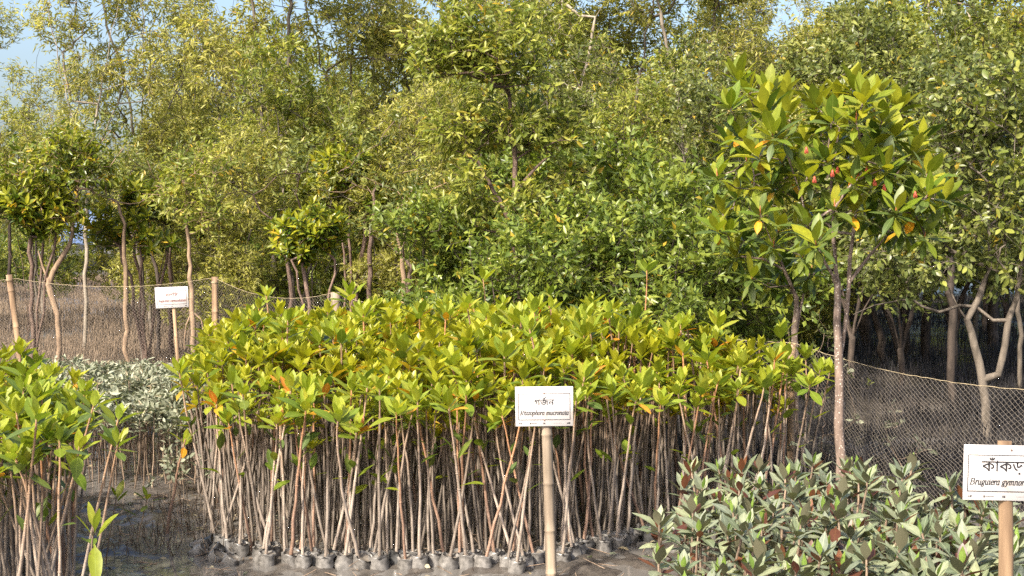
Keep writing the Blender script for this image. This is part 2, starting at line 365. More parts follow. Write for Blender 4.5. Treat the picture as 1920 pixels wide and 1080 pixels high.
# ------------------------------------------------------------------ tubes
def tube_arrays(pts, rad, n=6, cap=False, bumps=0.0, rr=None):
    pts = np.array(pts, float); k = len(pts)
    rad = np.array(rad, float) * np.ones(k)
    d = np.gradient(pts, axis=0); d = nrm(d)
    ref = np.where(np.abs(d[:, 0:1]) < 0.9, np.array([[1., 0, 0]]), np.array([[0, 1., 0]]))
    a = nrm(np.cross(d, ref)); b = np.cross(d, a)
    th = np.arange(n) * 2 * math.pi / n
    ring = a[:, None, :] * np.cos(th)[None, :, None] + b[:, None, :] * np.sin(th)[None, :, None]
    if bumps: rad = rad[:, None] * (1 + bumps * (rr or R0).uniform(-1, 1, (k, n)))
    else: rad = rad[:, None] * np.ones((1, n))
    V = (pts[:, None, :] + ring * rad[:, :, None]).reshape(-1, 3)
    Fc = []
    for i in range(k - 1):
        for j in range(n):
            j2 = (j + 1) % n
            Fc.append((i * n + j, i * n + j2, (i + 1) * n + j2, (i + 1) * n + j))
    Fc = np.array(Fc)
    if cap:
        V = np.vstack([V, pts[0], pts[-1]])
        c0 = k * n; c1 = c0 + 1
        ex = [(c0, (j + 1) % n, j, j) for j in range(n)] + [(c1, (k - 1) * n + j, (k - 1) * n + (j + 1) % n, (k - 1) * n + (j + 1) % n) for j in range(n)]
        # caps as quads with midpoints are avoided: return triangles instead
        T = []
        for q in Fc: T += [(q[0], q[1], q[2]), (q[0], q[2], q[3])]
        for e in ex: T.append(e[:3])
        return V, np.array(T)
    return V, Fc

def join_arrays(parts):
    V = []; Fc = []; o = 0
    for v, f in parts:
        V.append(v); Fc.append(np.array(f) + o); o += len(v)
    return np.vstack(V), np.vstack(Fc)

def edges_tube(A, B, ra, rb, n=3):
    """many separate short prisms between A and B"""
    d = nrm(B - A)
    ref = np.where(np.abs(d[:, 0:1]) < 0.8, np.array([[1., 0, 0]]), np.array([[0, 0, 1.]]))
    a = nrm(np.cross(d, ref)); b = np.cross(d, a)
    th = np.arange(n) * 2 * math.pi / n
    ring = a[:, None, :] * np.cos(th)[None, :, None] + b[:, None, :] * np.sin(th)[None, :, None]
    V = np.concatenate([A[:, None, :] + ring * np.reshape(ra, (-1, 1, 1)), B[:, None, :] + ring * np.reshape(rb, (-1, 1, 1))], 1)
    j = np.arange(n); j2 = (j + 1) % n
    Fq = np.stack([j, j2, j2 + n, j + n], 1)
    FF = (Fq[None] + (np.arange(len(A)) * 2 * n)[:, None, None]).reshape(-1, 4)
    return V.reshape(-1, 3), FF

# ------------------------------------------------------------------ trees
class Skel:
    def __init__(s, rng): s.p = []; s.par = []; s.rng = rng; s.fixed = {}
    def add(s, pos, par): s.p.append(np.array(pos, float)); s.par.append(par); return len(s.p) - 1
    def nearest(s, q):
        return int(np.argmin(np.linalg.norm(np.array(s.p) - q, axis=1)))
    def path(s, pts, radii=None, step=0.16, jit=0.012):
        pts = [np.array(p, float) for p in pts]
        if s.p: cur = s.nearest(pts[0])
        else: cur = s.add(pts[0], -1)
        if radii and cur not in s.fixed: s.fixed[cur] = radii[0]
        for i in range(1, len(pts)):
            a, b = pts[i - 1], pts[i]; n = max(1, int(np.linalg.norm(b - a) / step))
            for k in range(1, n + 1):
                t = k / n; q = a + (b - a) * t
                q = q + s.rng.normal(0, jit, 3) * (1 if k < n else 0.3)
                cur = s.add(q, cur)
                if radii: s.fixed[cur] = radii[i - 1] + (radii[i] - radii[i - 1]) * t
        return cur
    def grow(s, targets, base_skip=0, step=0.22, jit=0.03, up=0.5):
        T = np.array(targets)
        P = np.array(s.p); par = list(s.par)
        c = P[min(len(P) - 1, base_skip)]
        order = np.argsort(np.linalg.norm(T - c, axis=1))
        ids = []
        buf = np.zeros((len(P) + len(T) * 24, 3)); n = len(P); buf[:n] = P
        for t in T[order]:
            q = buf[base_skip:n]
            dz = q[:, 2] - (t[2] - 0.05)
            cost = np.linalg.norm(q - t, axis=1) + up * np.maximum(0, dz)
            i = int(np.argmin(cost)) + base_skip
            a = buf[i].copy(); dist = np.linalg.norm(t - a); k = max(1, int(dist / step)); cur = i
            k = min(k, 20)
            for m in range(1, k + 1):
                f = m / k; pt = a + (t - a) * f
                pt[2] -= 0.10 * dist * math.sin(math.pi * f) * 0.8
                if m < k: pt = pt + s.rng.normal(0, jit, 3)
                if n >= len(buf): buf = np.vstack([buf, np.zeros((500, 3))])
                buf[n] = pt; par.append(cur); cur = n; n += 1
            ids.append(cur)
        s.p = [buf[i] for i in range(n)]; s.par = par
        inv = np.empty(len(T), int); inv[order] = np.arange(len(T))
        return [ids[inv[i]] for i in range(len(T))]
    def mesh(s, name, mat, rtip=0.004, expo=0.5, rmax=0.12, nside=6, extra=None):
        P = np.array(s.p); par = np.array(s.par); n = len(P)
        w = np.zeros(n); haschild = np.zeros(n, bool); haschild[par[par >= 0]] = True
        w[~haschild] = 1
        for i in range(n - 1, 0, -1): w[par[i]] += w[i]
        r = np.minimum(rtip * np.power(np.maximum(w, 1), expo), rmax)
        for i, v in s.fixed.items(): r[i] = v
        s.r = r
        main = np.full(n, -1); best = np.zeros(n)
        for i in range(1, n):
            p = par[i]
            if w[i] > best[p]: best[p] = w[i]; main[p] = i
        inc = np.zeros((n, 3)); inc[1:] = nrm(P[1:] - P[par[1:]]); inc[0] = (0, 0, 1)
        outd = inc.copy(); ok = main >= 0; outd[ok] = nrm(P[main[ok]] - P[ok])
        d = nrm(inc + outd)
        def rings(idx, dirs, rad, ns):
            ref = np.array([[0.13, 0.99, 0.05]]); a = np.cross(dirs, ref); bad = np.linalg.norm(a, axis=1) < 0.15
            a[bad] = np.cross(dirs[bad], np.array([[1., 0, 0]])); a = nrm(a); b = np.cross(dirs, a)
            th = np.arange(ns) * 2 * math.pi / ns
            rg = a[:, None, :] * np.cos(th)[None, :, None] + b[:, None, :] * np.sin(th)[None, :, None]
            return P[idx][:, None, :] + rg * rad[:, None, None]
        out = []
        e = np.arange(1, n)
        for lo, hi, ns in ((0, 0.009, 3), (0.009, 0.025, 5), (0.025, 9, nside + 2)):
            sel = e[(r[e] >= lo) & (r[e] < hi)]
            if len(sel) == 0: continue
            p = par[sel]; ism = (main[p] == sel)
            rs = np.where(ism, r[p], np.minimum(r[p], r[sel] * 1.25))
            dd = np.where(ism[:, None], d[p], inc[sel])
            A = rings(p, dd, rs, ns); B = rings(sel, d[sel], r[sel], ns)
            V = np.concatenate([A, B], 1).reshape(-1, 3)
            j = np.arange(ns); j2 = (j + 1) % ns
            Fq = np.stack([j, j2, j2 + ns, j + ns], 1)
            out.append((V, (Fq[None] + (np.arange(len(sel)) * 2 * ns)[:, None, None]).reshape(-1, 4)))
        if extra is not None: out.append(extra)
        V, Fc = join_arrays(out)
        return mesh_np(name, V, Fc, [M[mat]], smooth=True)

def crown_points(rng, ells, n, gap=0.0, shell=0.55):
    """cluster centres in the union of ellipsoids (cx,cy,cz,rx,ry,rz,weight); clumpy"""
    pts = []
    w = np.array([e[6] for e in ells], float); w /= w.sum()
    for k in range(n):
        e = ells[rng.choice(len(ells), p=w)]
        v = rng.normal(size=3); v /= np.linalg.norm(v); rad = rng.random() ** (1 / 3) * (1 - shell) + shell * (0.65 + 0.35 * rng.random())
        rad = min(rad, 1) * (1 + 0.12 * rng.normal())
        pts.append([e[0] + v[0] * e[3] * rad, e[1] + v[1] * e[4] * rad, e[2] + v[2] * e[5] * rad])
    return np.array(pts)

def twig_leaves(rng, C, centre, n_tw, tw_len, n_leaf, L, W, spread=0.5, droop=0.2, yellow=0.03, upn=0.3, lift=0.35):
    """leaves set along short twigs at every cluster centre; returns twig ends and leaf arrays"""
    nC = len(C)
    out = nrm(C - centre)
    base = np.repeat(C, n_tw, 0)
    d = nrm(np.repeat(out, n_tw, 0) * 0.6 + rng.normal(0, 0.6, (nC * n_tw, 3)) + np.array([0, 0, lift]))
    ln = tw_len * rng.uniform(0.6, 1.3, (nC * n_tw, 1))
    tips = base + d * ln
    s = np.tile(np.linspace(0.1, 1.0, n_leaf), nC * n_tw)[:, None]
    B = np.repeat(base, n_leaf, 0); Dd = np.repeat(d, n_leaf, 0); Ln = np.repeat(ln, n_leaf, 0)
    P = B + Dd * Ln * s + rng.normal(0, 0.012, (len(s), 3))
    side = rng.normal(size=P.shape); side -= (side * Dd).sum(1, keepdims=True) * Dd; side = nrm(side)
    D = nrm(Dd * 0.55 + side * spread * 1.4 + np.array([0, 0, -droop]) + rng.normal(0, 0.15, P.shape))
    Nn = nrm(np.array([0, 0, upn]) + rng.normal(0, 0.45, P.shape) + Dd * 0.2)
    n = len(P)
    l = L * rng.uniform(0.65, 1.25, n); w = W * rng.uniform(0.7, 1.25, n)
    cl = np.repeat(rng.random(nC), n_tw * n_leaf)
    yc = np.repeat(np.where(rng.random(nC) < .15, yellow * 4, yellow * .3), n_tw * n_leaf)
    tint = np.stack([np.clip(0.55 * cl + 0.45 * rng.random(n), 0, 1), (rng.random(n) < yc) * rng.uniform(.4, 1, n)], 1)
    return base, tips, P, D, Nn, l, w, tint

def rosette_leaves(rng, C, axes, n_leaf, L, W, yellow=0.02, open_=(0.35, 1.75)):
    P = []; D = []; Nn = []; l = []; w = []; tt = []
    for c, ax in zip(C, axes):
        ax = ax / np.linalg.norm(ax)
        u = np.cross(ax, [0.3, 1, 0.1]); u /= np.linalg.norm(u); v = np.cross(ax, u); ph = rng.random() * 6.28; ct = rng.random()
        for k in range(n_leaf):
            f = k / max(1, n_leaf - 1); el = open_[0] + (open_[1] - open_[0]) * f ** 0.8 + rng.normal(0, 0.12)
            az = ph + k * 2.399 + rng.normal(0, 0.15)
            rad = u * math.cos(az) + v * math.sin(az)
            D.append(ax * math.cos(el) + rad * math.sin(el) + np.array([0, 0, -0.12 * f])); P.append(c - ax * 0.05 * f + rad * 0.006)
            Nn.append(ax * math.sin(el) - rad * math.cos(el) + rng.normal(0, 0.12, 3))
            sc = (0.6 + 0.45 * math.sin(math.pi * min(1, f + .25))) * rng.uniform(.8, 1.15)
            l.append(L * sc); w.append(W * sc)
            tt.append((min(1, max(0, 0.9 - 0.8 * f + 0.25 * rng.normal() + 0.2 * (ct - .5))), 1.0 if (rng.random() < yellow * (0.3 + 2 * f)) else 0.0))
    return np.array(P), np.array(D), np.array(Nn), np.array(l), np.array(w), np.array(tt)

def cat(parts): return [np.concatenate([p[i] for p in parts]) for i in range(len(parts[0]))]

def tree_meshes(seed, H, style, ells, n_cl, bark, fol, trunk_pts, forks=(), base_skip=4, rtip=0.0035, expo=0.5, rmax=0.09,
                L=0.09, W=0.02, n_tw=3, n_leaf=9, tw_len=0.3, yellow=0.03, droop=0.25, tmpl='tiny', spread=0.5, rot=0):
    rng = np.random.default_rng(seed)
    sk = Skel(rng)
    sk.path(trunk_pts, step=0.18, jit=0.015)
    for f in forks: sk.path(f, step=0.18, jit=0.02)
    C = crown_points(rng, ells, n_cl)
    C = C[C[:, 2] > 0.15]
    sk.grow(C, base_skip=base_skip)
    centre = np.average(np.array([e[:3] for e in ells]), axis=0)
    if style == 'twig':
        b, t, P, D, Nn, l, w, tint = twig_leaves(rng, C, centre, n_tw, tw_len, n_leaf, L, W, yellow=yellow, droop=droop, spread=spread)
        extra = edges_tube(b, t, 0.003, 0.0015, 3)
    else:
        ax = nrm(nrm(C - centre) * 0.5 + np.array([0, 0, 0.9]) + rng.normal(0, 0.25, C.shape))
        P, D, Nn, l, w, tint = rosette_leaves(rng, C, ax, n_leaf, L, W, yellow)
        extra = None
    tm = sk.mesh('trunk', bark, rtip=rtip, expo=expo, rmax=rmax, extra=extra)
    cm = leaves_joined('crown', P, D, Nn, l, w, tint, tmpl, fol)
    return tm, cm

def E(*a): return a
protos = {}
def airy(seed, H, n_cl, lean, bark='bark_grey', fol='f_airy', spreadr=1.0, low=0.35, L=0.115, W=0.025):
    z = H
    tr = [(0, 0, 0), (lean * .1, 0, H * .15), (lean * .25, .05, H * .34)]
    f1 = [tr[-1], (lean * .4 + .15, .1, H * .55), (lean * .7 + .35, .05, H * .78), (lean + .3, 0, H * .97)]
    f2 = [tr[-1], (lean * .1 - .25, -.1, H * .52), (lean * .2 - .55, .1, H * .75), (lean * .2 - .6, .2, H * .92)]
    f3 = [(lean * .3, .05, H * .42), (lean * .3 + .7, .2, H * .58), (lean * .3 + 1.0, .3, H * .72)]
    r = np.random.default_rng(seed)
    ells = []
    for k in range(9):
        zz = H * r.uniform(low, 0.97); a = r.uniform(0, 6.28); rr = spreadr * (1.15 - 0.55 * zz / H) * r.uniform(.3, 1)
        ells.append((lean * zz / H * .7 + math.cos(a) * rr, math.sin(a) * rr, zz, r.uniform(.35, .62) * spreadr, r.uniform(.35, .6) * spreadr, r.uniform(.35, .7), 1))
    return tree_meshes(seed, H, 'twig', ells, n_cl, bark, fol, tr, (f1, f2, f3), L=L, W=W, n_tw=3, n_leaf=9, tw_len=0.30, yellow=0.035, droop=0.35, rmax=0.07)
def bushy(seed, H, r0, n_cl, fol, bark, L, W, zlow=0.12, n_leaf=9, tmpl='tiny', yellow=0.02, stems=4, tw=0.24, nell=12, n_tw=3):
    r = np.random.default_rng(seed)
    tr = [(0, 0, 0), (0, 0, H * .12)]
    forks = []
    for k in range(stems):
        a = k * 6.28 / stems + r.uniform(-.5, .5); q = r0 * r.uniform(.3, .7)
        forks.append([(0, 0, H * .12), (math.cos(a) * q * .4, math.sin(a) * q * .4, H * .35), (math.cos(a) * q * .7, math.sin(a) * q * .7, H * .62), (math.cos(a) * q, math.sin(a) * q, H * .85)])
    ells = []
    for k in range(nell):
        zz = H * (zlow + .1 + (0.82 - zlow) * (k + r.random()) / nell); a = r.uniform(0, 6.28); q = r0 * r.uniform(.15, .75) * (1.1 - .5 * zz / H)
        ells.append((math.cos(a) * q, math.sin(a) * q, zz, r0 * r.uniform(.3, .5), r0 * r.uniform(.3, .5), H * r.uniform(.08, .16), 1))
    return tree_meshes(seed, H, 'twig', ells, n_cl, bark, fol, tr, forks, base_skip=3, L=L, W=W, n_tw=n_tw, n_leaf=n_leaf, tw_len=tw, yellow=yellow, droop=0.1, tmpl=tmpl, rmax=0.06)
def clump(seed, H, z0, rx, rz, n_cl, legs=5, L=0.15, W=0.052, fol='f_broad', bark='bark_red', n_leaf=11, yellow=0.03):
    r = np.random.default_rng(seed)
    tr = [(0, 0, 0), (0, 0, .15)]
    forks = []
    for k in range(legs):
        a = k * 6.28 / legs + r.uniform(-.4, .4); q = rx * r.uniform(.25, .75)
        forks.append([(0, 0, .1), (math.cos(a) * q * .35, math.sin(a) * q * .35, z0 * .5), (math.cos(a) * q * .8, math.sin(a) * q * .8, z0 - rz * .5)])
    ells = [(math.cos(k * 2.4) * rx * r.uniform(.1, .8), math.sin(k * 2.4) * rx * r.uniform(.1, .8), z0 + rz * r.uniform(-.7, .5), rx * r.uniform(.22, .5), rx * r.uniform(.22, .5), rz * r.uniform(.25, .5), r.uniform(.4, 1)) for k in range(10)]
    return tree_meshes(seed, H, 'ros', ells, n_cl, bark, fol, tr, forks, base_skip=3, L=L, W=W, n_leaf=n_leaf, yellow=yellow, tmpl='small', rtip=0.005, rmax=0.05)

protos['airy_a'] = airy(101, 6.6, 215, 0.5, 'bark_pale')
protos['airy_b'] = airy(102, 7.0, 235, -0.6, 'bark_grey')
protos['airy_c'] = airy(103, 6.2, 250, 0.2, 'bark_dark')
protos['full_a'] = airy(104, 7.0, 420, 0.3, 'bark_grey', spreadr=1.35, low=.28, L=.11, W=.029)
protos['full_b'] = airy(105, 6.6, 460, -0.4, 'bark_grey', spreadr=1.45, low=.25, L=.10, W=.031)
protos['full_c'] = airy(106, 6.9, 440, 0.1, 'bark_pale', fol='f_olive', spreadr=1.4, low=.3, L=.115, W=.033)
protos['bush_a'] = bushy(111, 4.6, 1.5, 420, 'f_olive', 'bark_grey', .10, .034)
protos['bush_b'] = bushy(112, 4.0, 1.4, 400, 'f_airy', 'bark_grey', .10, .030)
protos['bush_c'] = bushy(113, 5.0, 1.6, 430, 'f_round', 'bark_grey', .088, .043)
protos['open_a'] = bushy(141, 4.4, 1.5, 430, 'f_round', 'bark_dark', .095, .042, zlow=.24, stems=5)
protos['open_b'] = bushy(142, 4.6, 1.6, 430, 'f_olive', 'bark_dark', .10, .038, zlow=.30, stems=5)
protos['low_a'] = bushy(121, 2.4, 1.2, 330, 'f_lush', 'bark_dark', .10, .042, zlow=.05)
protos['low_b'] = bushy(122, 2.0, 1.1, 300, 'f_lush', 'bark_dark', .095, .040, zlow=.03)
protos['clump_a'] = clump(131, 2.8, 2.15, .68, .62, 190)
protos['clump_b'] = clump(132, 2.9, 2.2, .78, .62, 220)
protos['clump_c'] = clump(133, 3.4, 2.7, .7, .7, 200, legs=3)

def spot(px): return 'behind the pale forked tree' if px < 200 else 'behind the small far sign' if px < 400 else 'behind the glossy clumps' if px < 700 else 'behind the crooked centre trunk' if px < 1060 else 'left of the big leaved tree' if px < 1400 else 'behind the big leaved tree' if px < 1720 else 'behind the wishbone trunk' if px < 1930 else 'past the right edge'
LK = {'bush_a': 'olive green', 'bush_b': 'yellowish narrow leaved', 'bush_c': 'round leaved', 'low_a': 'larger leaved', 'low_b': 'smaller', 'open_a': 'round leaved raised crown', 'open_b': 'olive raised crown'}
def put_tree(key, px, d, scale=1.0, label='', group=None, rz=None, name='mangrove_tree', cat_='tree', sz=1.0, x=None):
    X = (px - 960) / F * d * 1.0 if x is None else x
    o = empty(name, (X, d, -0.02), rnd.uniform(0, 6.28) if rz is None else rz)
    o.scale = (scale, scale, scale * sz)
    tag(o, label, cat_, group)
    tm, cm = protos[key]
    link('trunk', tm, o)
    c = link('crown', cm, o); c['kind'] = 'stuff'
    return o

TALL = 'tall open mangroves along the skyline'
BUSH = 'bushy mangroves behind the net fence'
LOW = 'low leafy shrubs under the trees'
CLU = 'glossy leaved mangrove clumps behind the net'
# tall row against the sky
for a in [
    ('airy_b', -150, 22, 1.0, 'sparse tall tree whose thin branches reach in at the top left edge of the view'),
    ('airy_a', 155, 21, 1.0, 'slender pale trunked tree forking at mid height, open crown against the sky'),
    ('airy_c', 20, 25, 0.95, 'thin airy tree just left of the pale forked trunk, yellowish tips'),
    ('airy_b', 285, 23, 1.05, 'airy tree with dark curved bare limbs in the widest patch of sky'),
    ('airy_c', 375, 24, 1.08, 'narrow airy tree right of the dark curved limbs in the sky gap'),
    ('full_a', 520, 21, 1.06, 'dense tall willow-like tree at the right edge of the open sky'),
    ('full_b', 660, 23, 1.1, 'dense olive green tree next right of the tall willow-like one'),
    ('full_a', 800, 24, 1.1, 'tall yellow flecked tree left of the glossy high crown'),
    ('full_c', 1010, 22, 1.1, 'tall tree with bits of sky showing beside its trunk, top centre'),
    ('full_b', 1150, 23.5, 1.12, 'dense tree with yellowish green top right of centre'),
    ('full_a', 1290, 22.5, 1.05, 'tall fine leaved tree left of the narrow sky notch'),
    ('airy_a', 1440, 25, 0.95, 'thin see-through tree standing in the narrow sky notch'),
    ('full_b', 1560, 22, 1.02, 'yellow flecked tree directly above and behind the big leaved tree'),
    ('full_c', 1700, 21.5, 1.04, 'dark green tall tree right of the big leaved tree top'),
    ('full_a', 1830, 23, 1.08, 'tall tree with a straight grey trunk near the right edge sky'),
    ('full_b', 1960, 21, 1.05, 'dense tall tree cut off by the right edge of the view'),
    ('full_a', 2150, 22, 1.0, 'tall dense tree standing beyond the right edge of the view'),
    ('airy_c', -330, 23, 1.0, 'airy tree standing beyond the left edge of the view'),
]:
    put_tree(a[0], a[1], a[2], a[3], a[4], TALL)
for a in [
    ('airy_b', 95, 30, .85, 'farther airy tree showing between the two leftmost tall ones'),
    ('full_a', 330, 33, .85, 'farther fuller tree between the dark curved limbs and the narrow airy tree'),
    ('full_b', 450, 28, 1.1, 'farther dense tree left of the dense willow-like one'),
    ('full_b', 930, 28, 1.3, 'farther tree behind the glossy high crown'),
    ('full_a', 1380, 29, 1.2, 'farther tree just left of the narrow sky notch'),
]:
    put_tree(a[0], a[1], a[2], a[3], a[4], TALL)
# middle row
for a in [
    ('bush_b', 430, 19.0, 0.82, 'light yellow green bush right of the tallest bamboo fence post'),
    ('bush_b', 330, 22.5, 0.95, 'olive bush behind the glossy clump above the small far sign'),
    ('bush_a', 560, 20.5, 0.98, 'olive green bush between two dark glossy clumps'),
    ('bush_b', 760, 19.5, 0.98, 'fine leaved bush left of the crooked bare trunk'),
    ('bush_a', 900, 21.0, 1.02, 'olive bush behind the crooked bare trunk at the centre'),
    ('bush_c', 1080, 20.0, 0.86, 'bright round leaved bush right of the crooked bare trunk'),
    ('bush_a', 1230, 18.8, 0.92, 'leafy olive tree with a pale slanting limb near its top'),
    ('bush_c', 1330, 17.0, 0.80, 'round leaved bush left of the big leaved tree'),
    ('bush_b', 1480, 19.0, 0.95, 'narrow leaved bush seen through the big leaved tree'),
    ('open_a', 1690, 16.0, 0.95, 'round leaved tree in the gap right of the big leaved tree'),
    ('bush_a', 80, 30, 0.95, 'far olive bush low on the skyline at the left edge'),
    ('bush_b', 240, 31, 0.92, 'far bush filling the gap right of the pale forked trunk'),
    ('bush_a', -80, 27, 0.9, 'far dark bush mostly cut off by the left edge'),
]:
    put_tree(a[0], a[1], a[2], a[3], a[4], BUSH)
# low shrubs
for a in [
    ('low_a', 820, 15.6, 0.92, 'dark leafy shrub directly left of the tall single seedling'),
    ('low_b', 955, 14.0, 0.95, 'lush low shrub behind the tall single seedling with orange leaf'),
    ('low_a', 1100, 14.6, 0.95, 'bright low shrub touching the back of the seedling bed'),
    ('low_b', 1235, 14.2, 1.0, 'low shrub behind the upright seedling at the right of the bed'),
    ('low_a', 1040, 18.5, 1.25, 'taller lush shrub around the foot of the crooked trunk'),
    ('low_a', 1180, 16.8, 1.25, 'lush shrub of mid green leaves below the olive tree'),
    ('low_b', 1350, 15.4, 1.2, 'shrub with bare twigs below its leaves left of the two stemmed tree'),
    ('low_a', 700, 22.0, 1.0, 'shaded shrub under the trees left of centre'),
    ('low_b', 1480, 21.0, 1.15, 'shaded shrub seen behind the slim two stemmed trunk'),
]:
    put_tree(a[0], a[1], a[2], a[3], a[4], LOW, name='mangrove_shrub', cat_='shrub')
# glossy clumps
for a in [
    ('clump_a', 62, 17.5, 0.98, 'glossy clump with yellow green tops above the left fence post'),
    ('clump_b', 272, 18.5, 0.98, 'dark glossy clump on thin stems above the small far sign'),
    ('clump_a', 400, 20.0, 0.9, 'small dark glossy clump behind the tallest bamboo fence post'),
    ('clump_c', 655, 19.5, 1.02, 'high dark glossy clump with shaded inside left of centre'),
    ('clump_a', 592, 15.3, 0.84, 'bright glossy clump hanging low above the stout short fence post'),
]:
    put_tree(a[0], a[1], a[2], a[3], a[4], CLU)
for a in [
    ('open_a', 1600, 17.5, 1.0, 'tree with raised crown and dark stems behind the speckled trunk'),
    ('open_b', 1700, 20.5, 1.1, 'raised crown tree behind the leaning shaded trunk'),
    ('open_a', 1790, 18.0, 1.05, 'raised crown tree over the long crooked bough'),
    ('open_b', 1890, 20.0, 1.1, 'raised crown tree behind the right arm of the wishbone trunk'),
    ('open_a', 1985, 16.5, 1.0, 'raised crown tree past the right edge behind the net'),
    ('open_b', 2110, 18.5, 1.1, 'farther raised crown tree past the right edge'),
    ('open_a', 1530, 22.0, 1.15, 'raised crown tree deep behind the darker large leaved tree'),
    ('open_b', 1620, 24.5, 1.2, 'dark stemmed tree deep in the shade right of the speckled trunk'),
    ('open_a', 1740, 25.5, 1.2, 'dark stemmed tree deep in the shade behind the crooked bough'),
    ('open_b', 1850, 26.0, 1.2, 'dark stemmed tree deep in the shade between the wishbone arms'),
    ('open_a', 1960, 24.5, 1.2, 'dark stemmed tree deep in the shade by the right edge'),
]:
    put_tree(a[0], a[1], a[2], a[3], a[4], 'raised crown trees shading the right side')
# far wood behind: alike trees
BACK = 'shaded trees deep in the mangrove wood'
k = 0
for px, d, key, sc in [(-250, 36, 'bush_a', 1.1), (-60, 40, 'bush_c', 1.0), (330, 38, 'bush_a', 1.15), (450, 34, 'bush_c', 1.1), (560, 37, 'bush_b', 1.4), (660, 33, 'bush_a', 1.3), (760, 38, 'bush_c', 1.4),
                   (860, 33, 'bush_a', 1.4), (960, 36, 'bush_b', 1.5), (1060, 32, 'bush_c', 1.3), (1150, 37, 'bush_a', 1.5), (1250, 32, 'bush_b', 1.4), (1340, 35, 'bush_c', 1.4),
                   (1430, 31, 'bush_a', 1.2), (1520, 35, 'bush_c', 1.3), (1600, 28, 'open_a', 1.25), (1690, 31, 'open_b', 1.4), (1780, 29, 'open_a', 1.3), (1870, 31, 'open_b', 1.4), (1960, 28, 'open_a', 1.3),
                   (2080, 31, 'bush_a', 1.4), (2200, 28, 'bush_b', 1.2), (2350, 24, 'bush_c', 1.2)]:
    put_tree(key, px, d, sc, LK[key] + (' tall' if sc >= 1.4 else '') + ' tree in the shaded wood ' + spot(px) + (', farther back' if d > 35 else ''), BACK)
for px, d in [(1500, 46), (1620, 50), (1740, 45), (1860, 48), (1980, 44), (1380, 48), (1250, 46), (1120, 50), (1000, 47), (880, 50), (760, 47), (640, 50), (520, 48)]:
    put_tree('bush_a' if d % 2 else 'bush_c', px, d, 1.5, LK['bush_a' if d % 2 else 'bush_c'] + ' tree of the last row in the wood ' + spot(px), BACK)

UND = 'dark undergrowth far back in the wood'
for q, (px, d) in enumerate([(1180, 27), (1290, 29), (1370, 25), (1450, 28), (1530, 33), (1590, 30), (1660, 35), (1730, 31), (1800, 36), (1870, 32), (1940, 35), (2020, 31), (2100, 36), (1560, 41), (1640, 42), (1700, 40), (1780, 43), (1850, 41), (1930, 43), (2010, 41),
             (300, 42), (350, 36), (420, 40), (480, 34), (540, 30), (610, 34), (680, 29), (760, 32), (850, 28), (950, 30), (1050, 28), (-60, 46), (10, 52), (70, 48), (265, 50), (-160, 50), (560, 44), (460, 48), (650, 42)]):
    if px > 1500 and d < 39: continue
    put_tree('low_a' if q % 2 else 'low_b', px, d, 1.55 if px > 500 else 1.15, LK['low_a' if q % 2 else 'low_b'] + ' shrub of the dim undergrowth ' + spot(px) + (', farthest' if d > 40 else ', nearer' if d < 31 else ''), UND, name='mangrove_shrub', cat_='shrub', sz=.85)

# ------------------------------------------------------------------ single trees traced from the photograph
leaf_lib = {}
def leaf_variants(key, n, L, W, mat, kind, **kw):
    leaf_lib[key] = [leaf_mesh('leaf_' + key, L * rnd.uniform(.9, 1.1), W * rnd.uniform(.88, 1.12), mat, kind, fold=rnd.uniform(.08, .3), curl=rnd.uniform(-.02, .22), wave=0.02, seed=rnd.random(), **kw) for _ in range(n)]
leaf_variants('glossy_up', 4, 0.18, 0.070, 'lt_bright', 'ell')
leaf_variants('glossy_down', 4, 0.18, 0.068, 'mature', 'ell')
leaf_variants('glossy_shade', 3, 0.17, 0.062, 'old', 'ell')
leaf_variants('glossy_orange', 2, 0.18, 0.068, 'orange', 'ell')
leaf_variants('round', 4, 0.085, 0.040, 'l_round', 'rnd')
leaf_variants('clump', 4, 0.13, 0.045, 'l_broad', 'ell')

